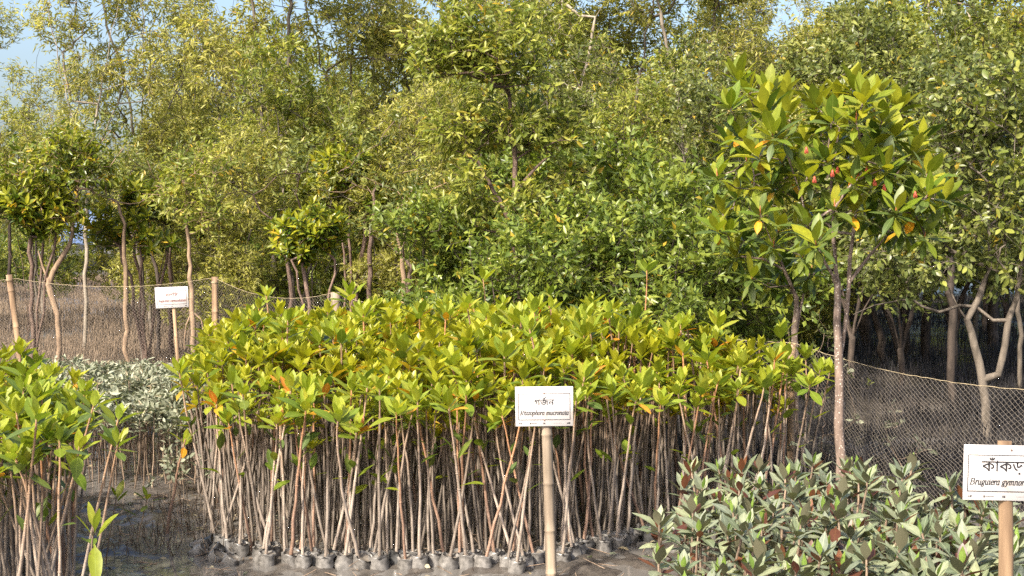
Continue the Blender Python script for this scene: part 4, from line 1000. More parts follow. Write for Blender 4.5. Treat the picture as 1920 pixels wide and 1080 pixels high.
# ------------------------------------------------------------------ signs
GLYPH = {'গ':[[[484,0],[484,425],[505,362],[471,409],[440,449],[410,482],[381,509],[353,530],[324,545],[294,553],[263,556],[215,549],[178,529],[147,499],[120,465],[106,457],[124,469],[149,479],[180,485],[216,487],[258,483],[291,469],[315,449],[333,424],[343,396],[346,369],[336,313],[306,264],[274,233],[233,202],[182,172],[131,245],[182,269],[226,297],[256,328],[266,365],[262,385],[249,402],[228,413],[200,417],[175,416],[152,411],[103,392],[22,458],[54,507],[88,549],[125,583],[165,608],[208,624],[255,629],[303,625],[347,612],[388,590],[428,559],[467,520],[507,472],[489,483],[486,526],[484,585],[484,688],[537,688],[560,622],[666,622],[666,551],[561,551],[561,0]]],'জ':[[[401,63],[343,68],[288,84],[236,111],[187,152],[156,186],[127,227],[100,275],[74,331],[51,394],[29,465],[105,485],[129,408],[154,342],[181,286],[226,219],[278,174],[337,148],[404,139],[469,147],[516,171],[544,211],[554,268],[552,297],[546,321],[530,358],[590,358],[561,331],[532,306],[500,286],[467,270],[430,260],[391,257],[354,261],[322,272],[295,290],[275,316],[262,347],[258,384],[266,428],[289,474],[331,516],[394,553],[349,552],[298,551],[-10,551],[-10,622],[927,622],[927,551],[614,551],[571,552],[535,554],[461,518],[408,485],[372,455],[350,429],[339,404],[335,380],[339,356],[351,340],[368,331],[387,328],[423,332],[455,346],[487,367],[523,396],[609,365],[624,316],[629,285],[630,254],[624,206],[608,161],[578,121],[535,90],[476,70]],[[801,205],[803,157],[809,111],[820,63],[836,10],[761,-7],[745,50],[733,107],[726,163],[723,222],[725,272],[733,317],[743,356],[755,388],[685,393],[626,408],[576,430],[536,461],[503,498],[475,543],[551,559],[569,532],[592,508],[620,487],[655,472],[698,462],[751,459],[778,460],[806,462],[845,392],[825,348],[811,304],[804,258]]],'ন':[[[614,622],[614,551],[509,551],[509,0],[432,0],[432,243],[448,187],[414,231],[376,270],[337,303],[296,329],[256,346],[216,351],[182,346],[154,332],[134,307],[128,274],[133,246],[149,223],[176,202],[214,184],[176,113],[122,142],[81,181],[55,226],[46,277],[52,322],[70,359],[96,387],[130,407],[166,419],[204,423],[254,419],[299,405],[341,384],[380,356],[416,322],[451,284],[437,280],[433,326],[432,371],[432,551],[-10,551],[-10,622]]],'ক':[[[817,622],[817,551],[492,551],[492,489],[492,473],[492,0],[415,0],[380,57],[334,111],[278,159],[216,199],[147,227],[76,243],[37,339],[102,375],[166,408],[231,439],[297,467],[366,493],[437,517],[415,475],[415,551],[-10,551],[-10,622]],[[415,467],[436,438],[384,422],[331,401],[277,377],[225,353],[175,328],[130,304],[187,288],[246,262],[303,228],[355,187],[398,140],[428,90],[420,88],[417,134],[415,189]],[[761,288],[758,256],[748,226],[731,199],[705,177],[670,163],[625,158],[595,159],[566,163],[572,235],[587,234],[606,233],[646,238],[669,252],[679,272],[683,296],[670,345],[632,387],[592,409],[541,426],[479,438],[482,513],[556,499],[622,475],[679,440],[723,397],[752,346]]],'া':[[[276,622],[276,551],[171,551],[171,0],[94,0],[94,469],[79,501],[59,527],[32,545],[-2,551],[-10,551],[-10,622],[5,622],[30,618],[55,607],[79,587],[97,559],[95,582],[94,613],[94,688],[148,688],[170,622]]],'ঁ':[[[42,861],[34,814],[19,771],[-5,735],[-38,708],[-79,691],[-131,685],[-184,691],[-227,708],[-261,735],[-285,771],[-301,813],[-310,860],[-241,869],[-231,820],[-212,783],[-181,759],[-135,751],[-91,759],[-59,782],[-38,819],[-28,870]],[[-90,830],[-93,812],[-103,799],[-117,791],[-134,788],[-153,791],[-167,801],[-175,815],[-178,833],[-175,848],[-168,861],[-154,870],[-135,873],[-115,870],[-101,862],[-93,849]]],'ড়':[[[722,622],[722,551],[356,551],[356,372],[358,347],[365,330],[377,319],[393,316],[412,319],[433,328],[454,343],[477,366],[502,396],[529,433],[589,442],[617,394],[639,345],[652,295],[656,245],[649,185],[629,132],[595,87],[548,53],[488,31],[417,24],[353,30],[294,47],[239,77],[189,122],[158,160],[129,205],[101,258],[75,318],[51,387],[29,465],[105,485],[130,398],[156,324],[185,262],[215,210],[248,169],[284,139],[344,110],[413,100],[484,110],[537,140],[569,186],[580,243],[577,285],[568,320],[553,349],[535,373],[581,392],[551,346],[520,308],[488,279],[457,259],[425,246],[394,242],[351,249],[333,257],[317,268],[302,285],[290,308],[282,342],[279,393],[279,551],[-10,551],[-10,622]],[[457,-183],[434,-179],[414,-167],[401,-149],[397,-125],[401,-101],[414,-82],[434,-69],[457,-65],[480,-69],[500,-82],[513,-101],[517,-125],[513,-149],[500,-167],[480,-179]]],'খ':[[[706,622],[706,551],[601,551],[601,0],[524,0],[494,40],[460,79],[422,116],[380,149],[334,179],[283,204],[227,224],[166,238],[142,331],[190,296],[249,284],[301,267],[348,248],[407,213],[456,175],[495,135],[526,97],[525,143],[524,193],[524,688],[577,688],[600,622]],[[450,470],[442,416],[419,372],[381,335],[333,308],[274,288],[209,276],[162,285],[142,331],[216,340],[275,355],[319,375],[351,401],[369,431],[375,466],[372,496],[361,522],[343,547],[316,571],[371,625],[402,592],[428,555],[444,514]],[[182,430],[127,438],[85,462],[58,499],[49,548],[56,592],[71,628],[147,607],[135,583],[130,552],[134,529],[145,514],[161,504],[182,501],[203,503],[224,509],[246,521],[270,541],[293,571],[316,612],[371,625],[373,575],[351,534],[325,499],[295,470],[262,448],[224,435]]],'ল':[[[741,622],[741,551],[636,551],[636,0],[559,0],[559,335],[565,309],[542,338],[519,360],[493,374],[465,379],[435,374],[420,366],[409,353],[401,334],[398,307],[399,288],[400,271],[335,266],[328,304],[313,336],[293,361],[269,379],[242,390],[213,394],[188,391],[167,384],[150,371],[138,356],[131,337],[128,316],[135,279],[158,248],[193,222],[241,201],[214,127],[169,145],[128,168],[94,197],[68,232],[52,273],[46,320],[52,362],[68,398],[94,426],[127,448],[166,462],[208,466],[257,461],[299,447],[336,421],[369,384],[354,383],[369,412],[393,434],[422,447],[452,451],[485,448],[514,437],[541,420],[571,397],[562,382],[560,424],[559,467],[559,551],[-10,551],[-10,622]]],'স':[[[692,622],[692,551],[587,551],[587,0],[510,0],[510,353],[533,290],[504,326],[480,353],[457,370],[436,375],[410,367],[383,337],[343,268],[317,223],[294,188],[271,160],[248,142],[220,131],[188,127],[162,130],[137,138],[112,153],[88,175],[62,205],[35,244],[96,281],[121,241],[141,218],[160,207],[180,203],[197,206],[213,214],[229,228],[247,250],[266,281],[289,321],[312,354],[338,400],[362,429],[387,444],[415,449],[446,444],[475,431],[503,407],[536,374],[516,373],[511,417],[510,458],[510,551],[-10,551],[-10,622]],[[271,271],[261,332],[251,379],[236,414],[214,441],[185,461],[146,476],[98,486],[38,495],[53,571],[107,551],[159,541],[202,528],[236,512],[264,492],[284,466],[299,436],[309,400],[315,356]]],'ি':[[[276,622],[276,551],[171,551],[171,0],[94,0],[94,551],[-10,551],[-10,622],[82,622],[50,662],[20,704],[55,760],[93,812],[135,855],[185,889],[243,910],[313,917],[365,914],[415,904],[463,888],[510,867],[557,840],[605,808],[654,771],[705,731],[663,677],[619,712],[577,743],[539,770],[484,802],[433,826],[380,839],[325,844],[274,839],[230,825],[192,802],[160,772],[131,735],[106,693],[128,660],[160,622]]]}
def glyph_mesh_parts(ch, ox, oy, s, sk=0):
    out = []
    cs = GLYPH[ch]
    def area(c): return sum(c[i - 1][0] * c[i][1] - c[i][0] * c[i - 1][1] for i in range(len(c))) / 2
    outer = [c for c in cs if area(c) < 0]; holes = [c for c in cs if area(c) > 0]
    outer.sort(key=lambda c: area(c))
    for i, c in enumerate(outer):
        polys = [c]
        if i == 0: polys += holes
        vv = [Vector((p[0], p[1], 0)) for q in polys for p in q]
        tris = tessellate_polygon([[Vector((p[0], p[1], 0)) for p in q] for q in polys])
        V = [(ox + v.x * s / 1000, oy + v.y * s / 1000, 0.00005 * i) for v in vv]
        out.append((np.array(V), np.array(tris)))
    return out
def bengali(word, s):
    """word: list of (glyph, x advance before)"""
    out = []; x = 0; z = 0
    for ch, adv, dx in word:
        for (V, T) in glyph_mesh_parts(ch, x + dx * s / 1000, 0, s):
            V = V.copy(); V[:, 2] += z; out.append((V, T)); z += .00004
        x += adv * s / 1000
    return out, x
def arc(cx, cy, rx, ry, a0, a1, n=7):
    return [(cx + rx * math.cos(math.radians(a0 + (a1 - a0) * i / n)), cy + ry * math.sin(math.radians(a0 + (a1 - a0) * i / n))) for i in range(n + 1)]
LAT = {
 'R': (1.22, [[(.25, 0), (.25, 1.45)], [(.25, 1.45), (.62, 1.45)] + arc(.62, 1.1, .33, .35, 90, -90) + [(.25, .75)], [(.55, .75), (.8, .1), (1.1, 0)], [(.05, 0), (.45, 0)], [(.05, 1.45), (.3, 1.45)]]),
 'B': (1.2, [[(.25, 0), (.25, 1.45)], [(.25, 1.45), (.6, 1.45)] + arc(.6, 1.12, .3, .33, 90, -90) + [(.25, .79)], [(.3, .79), (.62, .79)] + arc(.65, .4, .36, .4, 90, -90) + [(.05, 0)], [(.05, 1.45), (.3, 1.45)]]),
 'A': (1.25, [[(.1, 0), (.72, 1.45), (1.0, 0)], [(.32, .5), (.9, .5)], [(-.05, 0), (.25, 0)], [(.8, 0), (1.2, 0)]]),
 'h': (.86, [[(.18, 0), (.18, 1.5)], [(.05, 1.5), (.18, 1.5)], [(.18, .6)] + arc(.44, .7, .2, .27, 150, 0) + [(.64, .12), (.7, 0), (.82, .08)]]),
 'i': (.46, [[(.03, .85), (.2, .97), (.2, .12), (.28, 0), (.4, .1)], [(.16, 1.32), (.25, 1.32)]]),
 'z': (.72, [[(.08, .82), (.12, .95), (.6, .95), (.08, .03), (.52, .03), (.62, .18)]]),
 'o': (.78, [arc(.38, .48, .28, .48, 0, 360, 14)]),
 'p': (.86, [[(.03, .85), (.18, .95), (.18, -.45)], [(.02, -.45), (.34, -.45)], [(.18, .7)] + arc(.44, .48, .27, .48, 130, -150, 12)]),
 'r': (.62, [[(.03, .85), (.18, .95), (.18, 0)], [(.18, .55), (.32, .88), (.5, .96), (.54, .82)]]),
 'a': (.84, [arc(.36, .48, .27, .48, 60, 330, 12), [(.6, .95), (.6, .15), (.66, 0), (.8, .08)]]),
 'm': (1.3, [[(.03, .85), (.18, .95), (.18, 0)], [(.18, .6)] + arc(.4, .7, .18, .27, 150, 0) + [(.58, 0)], [(.58, .6)] + arc(.82, .7, .2, .27, 150, 0) + [(1.02, .12), (1.1, 0), (1.22, .08)]]),
 'n': (.9, [[(.03, .85), (.18, .95), (.18, 0)], [(.18, .6)] + arc(.44, .7, .2, .27, 150, 0) + [(.64, .12), (.72, 0), (.84, .08)]]),
 'u': (.88, [[(.02, .85), (.16, .95), (.16, .3)] + arc(.36, .27, .2, .27, 180, 320, 6), [(.62, .95), (.62, .12), (.7, 0), (.82, .08)]]),
 'c': (.68, [arc(.37, .48, .28, .48, 40, 320, 12)]),
 't': (.52, [[(.22, 1.3), (.22, .15), (.3, 0), (.46, .1)], [(.05, .93), (.42, .93)]]),
 'g': (.8, [arc(.36, .62, .25, .33, 0, 360, 12), [(.2, .35), (.16, .18), (.5, .08), (.6, -.08)] + arc(.36, -.2, .26, .22, 20, -300, 10), [(.55, .88), (.72, .96)]]),
 'y': (.8, [[(.05, .85), (.16, .95), (.3, .2), (.36, 0)], [(.66, .95), (.5, .3), (.3, -.3), (.08, -.45)]]),
 'e': (.7, [[(.12, .5), (.6, .56)] + arc(.37, .6, .24, .36, 0, 100, 6) + arc(.37, .48, .27, .48, 100, 320, 9)]),
 's': (.64, [[(.52, .82), (.36, .96), (.16, .8), (.2, .6), (.46, .4), (.48, .14), (.28, 0), (.08, .14)]]),
 'l': (.46, [[(.04, 1.5), (.2, 1.5), (.2, .12), (.28, 0), (.4, .1)]]),
 ' ': (.5, []),
}
def latin(text, s, slant=.26, nib=.25, thin=.15):
    out = []; x = 0; z = 0
    for ch in text:
        adv, st = LAT[ch]
        for line in st:
            for a, b in zip(line[:-1], line[1:]):
                d = Vector((b[0] - a[0], b[1] - a[1])); l = d.length or 1
                nx, ny = -d.y / l, d.x / l
                w = thin + (nib - thin) * abs(nx)     # upright strokes thick, flat strokes thin
                e = (d.x / l * w * .3, d.y / l * w * .3)
                q = [(a[0] - e[0] + nx * w / 2, a[1] - e[1] + ny * w / 2), (a[0] - e[0] - nx * w / 2, a[1] - e[1] - ny * w / 2), (b[0] + e[0] - nx * w / 2, b[1] + e[1] - ny * w / 2), (b[0] + e[0] + nx * w / 2, b[1] + e[1] + ny * w / 2)]
                out.append((np.array([((x + p[0] + slant * p[1]) * s, p[1] * s, z) for p in q]), np.array([(0, 1, 2), (0, 2, 3)]))); z += 2e-6
        x += adv
    return out, x * s
def rect(x0, y0, x1, y1, z=0): return (np.array([(x0, y0, z), (x1, y0, z), (x1, y1, z), (x0, y1, z)]), np.array([(0, 1, 2), (0, 2, 3)]))
def shift(parts, dx, dy, dz=0): return [(V + np.array([dx, dy, dz]), T) for V, T in parts]
REPH = [(np.array([(p[0], p[1], 0) for p in [(0, 0), (.09, .03), (.19, .14), (.13, .17), (.06, .09), (-.02, .06)]]), np.array([(0, 1, 4), (1, 2, 3), (1, 3, 4), (0, 4, 5)]))]

def sign(label, corner_px, d, wpx, hpx, tilt, ben, latin_text, ink, post_px, post_bot, top_ext, seed, postmat, nodes, yaw=0):
    """board centre from pixels; local x right, y up, z out of the board towards the viewer"""
    c = at(*corner_px, d); W = wpx / F * d; H = hpx / F * d
    bx = at(post_px, corner_px[1], d).x
    base = Vector((bx + post_bot, d + .035, 0))
    root = empty('name_sign', base); tag(root, label, 'sign', 'plant name signs')
    r = random.Random(seed)
    mb = Matrix.Translation(c - base) @ Matrix.Rotation(yaw, 4, 'Z') @ Matrix.Rotation(math.pi / 2, 4, 'X') @ Matrix.Rotation(tilt, 4, 'Z')
    # board: thin slab with softened edge
    t = .004; e = .0012
    V = []
    for (q, z) in ((e, 0), (0, -e), (0, -t), ):
        V += [(-W / 2 + q, -H / 2 + q, z), (W / 2 - q, -H / 2 + q, z), (W / 2 - q, H / 2 - q, z), (-W / 2 + q, H / 2 - q, z)]
    Fc = [(0, 1, 2, 3), (11, 10, 9, 8)]
    for k in (0, 4):
        for j in range(4): Fc.append((k + j, k + 4 + j, k + 4 + (j + 1) % 4, k + (j + 1) % 4))
    board = link('board', mesh_np('board', V, Fc, [M['board']]), root, mb)
    def pr(name, parts, dz=.0006, m=ink):
        V, T = join_arrays(parts); V = V.copy(); V[:, 2] += dz
        return link(name, mesh_np(name, V, T, [M[m]]), board)
    iw, ih0, ih1 = W * .45, H * .325, -H * .345; lw = W * .011
    pr('border_line', [rect(-iw, ih0 - lw, iw, ih0), rect(-iw, ih1, iw, ih1 + lw), rect(-iw, ih1 + lw, -iw + lw, ih0 - lw), rect(iw - lw, ih1 + lw, iw, ih0 - lw)], m='ink')
    word, frac = ben
    parts, x = bengali(word, 1.0); V, _ = join_arrays(parts); w0 = V[:, 0].max() - V[:, 0].min()
    s = W * frac / w0
    parts = [(V * [s, s, 1], T) for V, T in parts]
    if word[0][0] == 'গ':      # the little slanting mark over the middle letter
        parts += [(V * [s * 1.5, s * 1.5, 1] + np.array([s * 1.02, s * .66, .0004]), T) for V, T in REPH]
    V, _ = join_arrays(parts); bo = min(s * .016, .0006)
    parts = [(v + np.array([ex * bo, ey * bo, 6e-5 * q]), t) for q, (ex, ey) in enumerate(((-1, -1), (1, -1), (-1, 1), (1, 1))) for v, t in parts]
    pr('lettering', shift(parts, -(V[:, 0].max() + V[:, 0].min()) / 2, H * .03))
    parts, x = latin(latin_text, 1.0); s = W * .84 / x
    parts = [(V * [s, s, 1], T) for V, T in parts]
    pr('lettering', shift(parts, -W * .425, -H * .215))
    # row of small marks along the foot
    q = []
    y = -H * .425; u = W * .01
    for (cx, ws) in ((-.44, (1.2, .8, 1.6)), (-.25, (1.6,)), (-.02, (1.4, 1.6)), (.39, (1.8, 1.2))):
        x0 = cx * W
        for wv in ws: q.append(rect(x0, y - u * (.9 + .6 * (wv > 1.3)), x0 + u * wv, y + u * (.5 + .5 * (wv > 1.3)))); x0 += u * (wv + .5)
    for k in range(9): q.append(rect(-.225 * W + k * u * 1.15, y - u * .5, -.225 * W + k * u * 1.15 + u * .8, y + u * .3))
    for k in range(14): q.append(rect(.15 * W + k * u * 1.1, y - u * .3, .15 * W + k * u * 1.1 + u * .6, y + u * .1))
    q.append((np.array([(.43 * W + u * 2.0 * math.cos(a), y + u * 1.6 * math.sin(a), 0) for a in np.linspace(0, 6.28, 9)[:-1]] + [(.43 * W, y, 0)]), np.array([(8, i, (i + 1) % 8) for i in range(8)])))
    pr('emblem_row', q, m='ink')
    for (nx_, ny_) in ((0.0, .33), (.0, -.345)) if seed != 3 else ((.07, .42),):
        nm = mesh_np('nail', *join_arrays([tube_arrays([(0, 0, -.003), (0, 0, .0025)], [.0042, .0036], 8, cap=True)]), [M['nail']])
        link('nail', nm, board, Matrix.Translation((nx_ * W, ny_ * H, .0012)))
    topz = c.z + H / 2 + top_ext
    bamboo('post', root, (0, 0, -.08), (bx - base.x, 0, topz), .029 if seed != 2 else .022, .026 if seed != 2 else .02, postmat, nodes, seed, bend=.004)
    return root
sign('larger white sign with black Bengali name above Rhizophora mucronata, before the central bed', (1020.5, 762), 7.2, 109, 75, math.radians(.6),
     ([('গ', 660, 0), ('জ', 930, 0), ('ন', 610, 0)], .34), 'Rhizophora mucronata', 'ink', 1023, .035, -.04, 1, 'bamboo_grey', (.12, .33, .56, .8))
sign('small far white sign with faded reddish Bengali lettering, hung before the net', (322, 557.5), 14.6, 62, 39, math.radians(2.6),
     ([('খ', 700, 0), ('ি', 276, 0), ('ল', 735, 0), ('স', 690, 0)][0:1] + [('ল', 735, 0), ('ি', 276, 0), ('স', 690, 0)], .37), 'Aegiceras corniculatum', 'ink_red', 322, .09, -.02, 2, 'bamboo', (.3, .62))
sign('white sign with Bengali name above Bruguiera, cut off by the right edge among silty seedlings', (1884, 887), 5.2, 156, 105, math.radians(-1.2),
     ([('ক', 820, 0), ('ঁ', 0, -60), ('া', 276, 0), ('ক', 820, 0), ('ড়', 725, 0), ('া', 276, 0)], .56), 'Bruguiera gymnorrhiza', 'ink', 1889, .0, .012, 3, 'bamboo', (.2, .5, .83))

# ------------------------------------------------------------------ seedlings: leaf meshes shared by every plant
leaf_variants('s_young', 5, 0.132, 0.056, 'young', 'ell')
leaf_variants('s_mature', 5, 0.142, 0.060, 'mature', 'ell')
leaf_variants('s_old', 3, 0.142, 0.060, 'old', 'ell')
leaf_variants('s_orange', 3, 0.125, 0.050, 'orange', 'ell')
leaf_variants('b_silt', 4, 0.130, 0.054, 'muddy', 'lan')
leaf_lib['b_silt'] += [leaf_mesh('leaf_b_silt', .118 * rnd.uniform(.9, 1.1), .054 * rnd.uniform(.9, 1.1), 'muddy', 'ell', fold=rnd.uniform(.05, .2), curl=rnd.uniform(.05, .35), wave=.03, seed=i) for i in range(5)]
leaf_variants('b_new', 3, 0.11, 0.036, 'muddy_new', 'lan')
leaf_variants('b_brown', 4, 0.10, 0.045, 'brown', 'ell')

def stem_curve(r, h, lean, bow, n=8):
    a = r.uniform(0, 6.28); b = r.uniform(0, 6.28)
    pts = []
    for i in range(n + 1):
        t = i / n
        pts.append((math.cos(a) * lean * t + math.cos(b) * bow * math.sin(math.pi * t) + r.uniform(-.003, .003), math.sin(a) * lean * t + math.sin(b) * bow * math.sin(math.pi * t) + r.uniform(-.006, .006), h * t - (.03 if i == 0 else 0)))
    return pts
def rosette(r, tip, d, n, sizes, keys, yellow=.05, open0=.12, open1=1.25, sc=1.0):
    """list of (meshkey, matrix)"""
    out = []; d = Vector(d).normalized(); u = d.cross(Vector((.3, 1, .1))).normalized(); v = d.cross(u); ph = r.uniform(0, 6.28)
    for k in range(n):
        f = k / (n - 1); pair = k // 2
        az = ph + pair * 1.35 + (k % 2) * math.pi + r.gauss(0, .14)
        el = open0 + (open1 - open0) * f ** .95 + r.gauss(0, .1)
        rad = u * math.cos(az) + v * math.sin(az)
        dr = d * math.cos(el) + rad * math.sin(el)
        up = d * math.sin(el) - rad * math.cos(el) + Vector((r.gauss(0, .12), r.gauss(0, .12), 0))
        s = sc * (sizes[0] + (sizes[1] - sizes[0]) * min(1, f * 1.6)) * r.uniform(.86, 1.12)
        if f > .7 and r.random() < .3: dr = (dr + Vector((0, 0, -.6))).normalized()
        key = keys[0] if f < .42 else (keys[1] if f < .8 or r.random() < .3 else keys[2])
        if f > .45 and r.random() < yellow: key = 's_orange' if keys[0][0] == 's' else 'b_brown'
        out.append((key, frame(Vector(tip) + rad * .006 - d * (.004 + .055 * f) * sc, dr, up, s)))
    return out

BAG = []
def bag_mesh(seed):
    r = np.random.default_rng(seed); n = 12; prof_ = [(.03, -.05), (.046, -.04), (.05, 0.0), (.053, .04), (.05, .075), (.052, .088), (.046, .084), (.043, .072), (0.001, .07)]
    V = []; mi = []
    for k, (rr, z) in enumerate(prof_):
        for j in range(n):
            q = rr * (1 + (.2 * r.uniform(-1, 1) if k < 8 else 0)); V.append((q * math.cos(j * 6.2832 / n), q * math.sin(j * 6.2832 / n), z + (.010 * r.uniform(-1, 1) if 2 < k < 8 else 0)))
    Fc = []
    for i in range(len(prof_) - 1):
        for j in range(n):
            j2 = (j + 1) % n; Fc.append((i * n + j, i * n + j2, (i + 1) * n + j2, (i + 1) * n + j)); mi.append(1 if i >= 7 else 0)
    return mesh_np('grow_bag', V, Fc, [M['bag_dark' if seed % 3 == 0 else 'bag'], M['soil']], midx=mi, smooth=False)
BAG = [bag_mesh(i) for i in range(1, 9)]

def seedling_spec(r, h, lean, n=None, low=2, yellow=.05, sc=1.0, red=None):
    pts = stem_curve(r, h, lean, r.uniform(0, .035))
    rad = [.0105, .0095, .009, .0082, .0075, .0068, .006, .0052, .0045]
    parts = [tube_arrays(pts, rad, 6, bumps=.06)]
    for i in range(3, 8):           # leaf scars: small rings along the stem
        if r.random() < .7:
            p, q = Vector(pts[i]), Vector(pts[i + 1]); m = p.lerp(q, r.uniform(.2, .8)); dd = (q - p).normalized() * .004; rr_ = rad[i] * 1.35
            parts.append(tube_arrays([m - dd, m, m + dd], [rr_ * .7, rr_, rr_ * .7], 6))
    if red is None: red = r.random() < .4
    me = mesh_np('stem', *join_arrays(parts), [M['stem_red' if red else 'stem']], smooth=True)
    d = Vector(pts[-1]) - Vector(pts[-2]); d = d.normalized() + Vector((0, 0, .6))
    lv = rosette(r, pts[-1], d, n or r.randint(9, 12), (.62, 1.0), ('s_young', 's_mature', 's_old') if r.random() < .3 else ('s_young', 's_young', 's_mature'), yellow, sc=sc)
    # a few leaves lower down
    for k in range(low):
        t = r.uniform(.45, .9); i = int(t * 8); p = Vector(pts[i]).lerp(Vector(pts[i + 1]), t * 8 - i)
        a = r.uniform(0, 6.28); rad_ = Vector((math.cos(a), math.sin(a), 0)); el = r.uniform(.5, 1.5)
        dr = rad_ * math.sin(el) + Vector((0, 0, math.cos(el))); up = Vector((0, 0, math.sin(el))) - rad_ * math.cos(el)
        lv.append((r.choice(['s_mature', 's_old', 's_mature', 's_old']), frame(p + rad_ * .006, dr, up, r.uniform(.6, 1.0) * sc)))
    return me, lv, pts
def tiny_rosette_spec(r, h, sc, n):
    pts = stem_curve(r, h, h * .25, .01)
    me = mesh_np('stem', *tube_arrays(pts, np.linspace(.006, .0035, 9) * (1 if h > .3 else .8), 6), [M['stem_small']], smooth=True)
    return me, rosette(r, pts[-1], (0, -.15, 1), n, (.7, 1.0), ('s_young', 's_mature', 's_mature'), 0, .25, 1.5, sc), pts

made = [0]
def lean_word(p, rz, tilt, sc):
    m = Matrix.Rotation(rz, 3, 'Z') @ Matrix.Rotation(tilt[1], 3, 'Y') @ Matrix.Rotation(tilt[0], 3, 'X')
    dx = (m @ Vector(p.pts[-1])).x * sc
    return 'strongly left leaning' if dx < -.17 else 'left leaning' if dx < -.06 else 'strongly right leaning' if dx > .17 else 'right leaning' if dx > .06 else 'upright'
class Proto:
    def __init__(s, spec, bag=None):
        s.me, s.lv, s.pts = spec; s.bag = bag; s.src = None; s.has = any(k in ('s_orange',) for k, m in s.lv); s.brown = sum(k == 'b_brown' for k, m in s.lv); s.red = 'reddish' if s.me.materials[0] == M['stem_red'] else 'grey'
    def place(s, x, y, rz, scale, label, group, tilt=(0, 0), name='mangrove_seedling', cat_='seedling', bag=None, sz=1.0, r=rnd):
        if s.src is None:
            root = empty(name, (0, 0, 0)); link('stem', s.me, root)
            for k, m in s.lv: link('leaf', r.choice(leaf_lib[k]), root, m)
            s.src = root
        else:
            src = s.src; root = src.copy(); COL.objects.link(root)
            for ch in s.kids:
                c = ch.copy(); c.parent = root; COL.objects.link(c)
        if s.src is root: s.kids = list(root.children)
        root.location = (x, y, -.008 if bag is None else .045); root.rotation_euler = (tilt[0], tilt[1], rz); root.scale = (scale, scale, scale * sz)
        tag(root, label, cat_, group)
        if bag is not None:
            b = link('grow_bag', bag, root, Matrix.Translation((0, 0, -.055)) @ Matrix.Rotation(-rz, 4, 'Z') @ Matrix.Rotation(-tilt[1], 4, 'Y') @ Matrix.Rotation(-tilt[0], 4, 'X'))
        made[0] += 1
        return root
    def bake(s, x, y, rz, scale, tilt, acc, accs, r):
        """leaf and stem arrays for the joined rest of the bed"""
        m = Matrix.Translation((x, y, -.01)) @ Matrix.Rotation(rz, 4, 'Z') @ Matrix.Rotation(tilt[1], 4, 'Y') @ Matrix.Rotation(tilt[0], 4, 'X') @ Matrix.Scale(scale, 4)
        for k, lm in s.lv:
            q = m @ lm; l = Vector(q.col[1][:3]).length; t = {'s_young': .85, 's_mature': .4, 's_old': .05, 's_orange': .5, 'b_silt': .5, 'b_new': .9, 'b_brown': .1}[k]
            acc.append((tuple(q.translation), tuple(q.col[1][:3]), tuple(q.col[2][:3]), l * .137, l * .058, (min(1, max(0, t + r.uniform(-.15, .15))), 1.0 if k == 's_orange' else 0.0)))
        accs.append([tuple(m @ Vector(p)) for p in s.pts])

def in_poly(x, y, poly):
    c = False; n = len(poly)
    for i in range(n):
        x0, y0 = poly[i]; x1, y1 = poly[(i + 1) % n]
        if (y0 > y) != (y1 > y) and x < (x1 - x0) * (y - y0) / (y1 - y0) + x0: c = not c
    return c
def fill(poly, pitch, jit, r):
    xs = [p[0] for p in poly]; ys = [p[1] for p in poly]; out = []
    y = min(ys); row = 0
    while y < max(ys):
        x = min(xs) + (pitch / 2 if row % 2 else 0)
        while x < max(xs):
            q = (x + r.uniform(-jit, jit), y + r.uniform(-jit, jit))
            if in_poly(q[0], q[1], poly): out.append(q)
            x += pitch
        y += pitch * .87; row += 1
    return out

rs = random.Random(77)
G_MAIN = 'yellow green seedlings crowded in the central bed'
G_LEFT = 'yellow green seedlings crowded at the lower left'
G_SILT = 'silty grey green seedlings at the lower right'
G_GREY = 'pale silvery seedlings left of the central bed'
P_front = [Proto(seedling_spec(rs, rs.uniform(.84, 1.03), rs.uniform(.03, .24), low=rs.choice([0, 1, 2, 3]), yellow=.09, sc=rs.uniform(.8, 1.12))) for _ in range(16)]
P_top = [Proto(seedling_spec(rs, rs.uniform(.90, 1.06), rs.uniform(.03, .2), low=rs.choice([0, 0, 1]), yellow=y, sc=rs.uniform(.78, 1.15))) for y in [.03] * 12 + [.25] * 7]
P_left = [Proto(seedling_spec(rs, rs.uniform(.92, 1.12), rs.uniform(.04, .22), low=rs.choice([0, 1, 2]), yellow=y, sc=rs.uniform(.85, 1.12))) for y in [.03] * 8 + [.2] * 2]

main_poly = [(-1.62, 7.85), (-1.25, 7.5), (0.12, 7.42), (0.38, 7.75), (0.8, 8.15), (1.25, 8.45), (1.72, 9.0), (2.02, 9.4), (1.9, 9.8), (0.85, 11.2), (-0.3, 12.2), (-1.5, 12.6), (-2.3, 11.2), (-2.32, 10.2), (-2.12, 9.4), (-1.85, 8.5)]
def front_y(x): return np.interp(x, [-2.3, -2.0, -1.62, -1.25, .12, .38, .8, 1.25, 1.72, 1.98], [9.6, 8.5, 7.85, 7.5, 7.42, 7.75, 8.15, 8.45, 9.0, 9.55])
pts = fill(main_poly, .112, .03, rs)
def where_x(px):
    return 'left end of bed' if px < 480 else 'far left of sign' if px < 700 else 'left of sign' if px < 860 else 'just left of sign' if px < 970 else 'behind the sign' if px < 1080 else 'just right of sign' if px < 1200 else 'right of sign' if px < 1350 else 'right end of bed'
rows = []
for (x, y) in pts:
    dfront = y - float(front_y(x)); px = 960 + x / y * F
    rows.append((x, y, dfront, px))
rows.sort(key=lambda q: q[2])
front = [q for q in rows if q[2] < .30]
rest = [q for q in rows if q[2] >= .30]
nf = len(front)
acc = []; accs = []
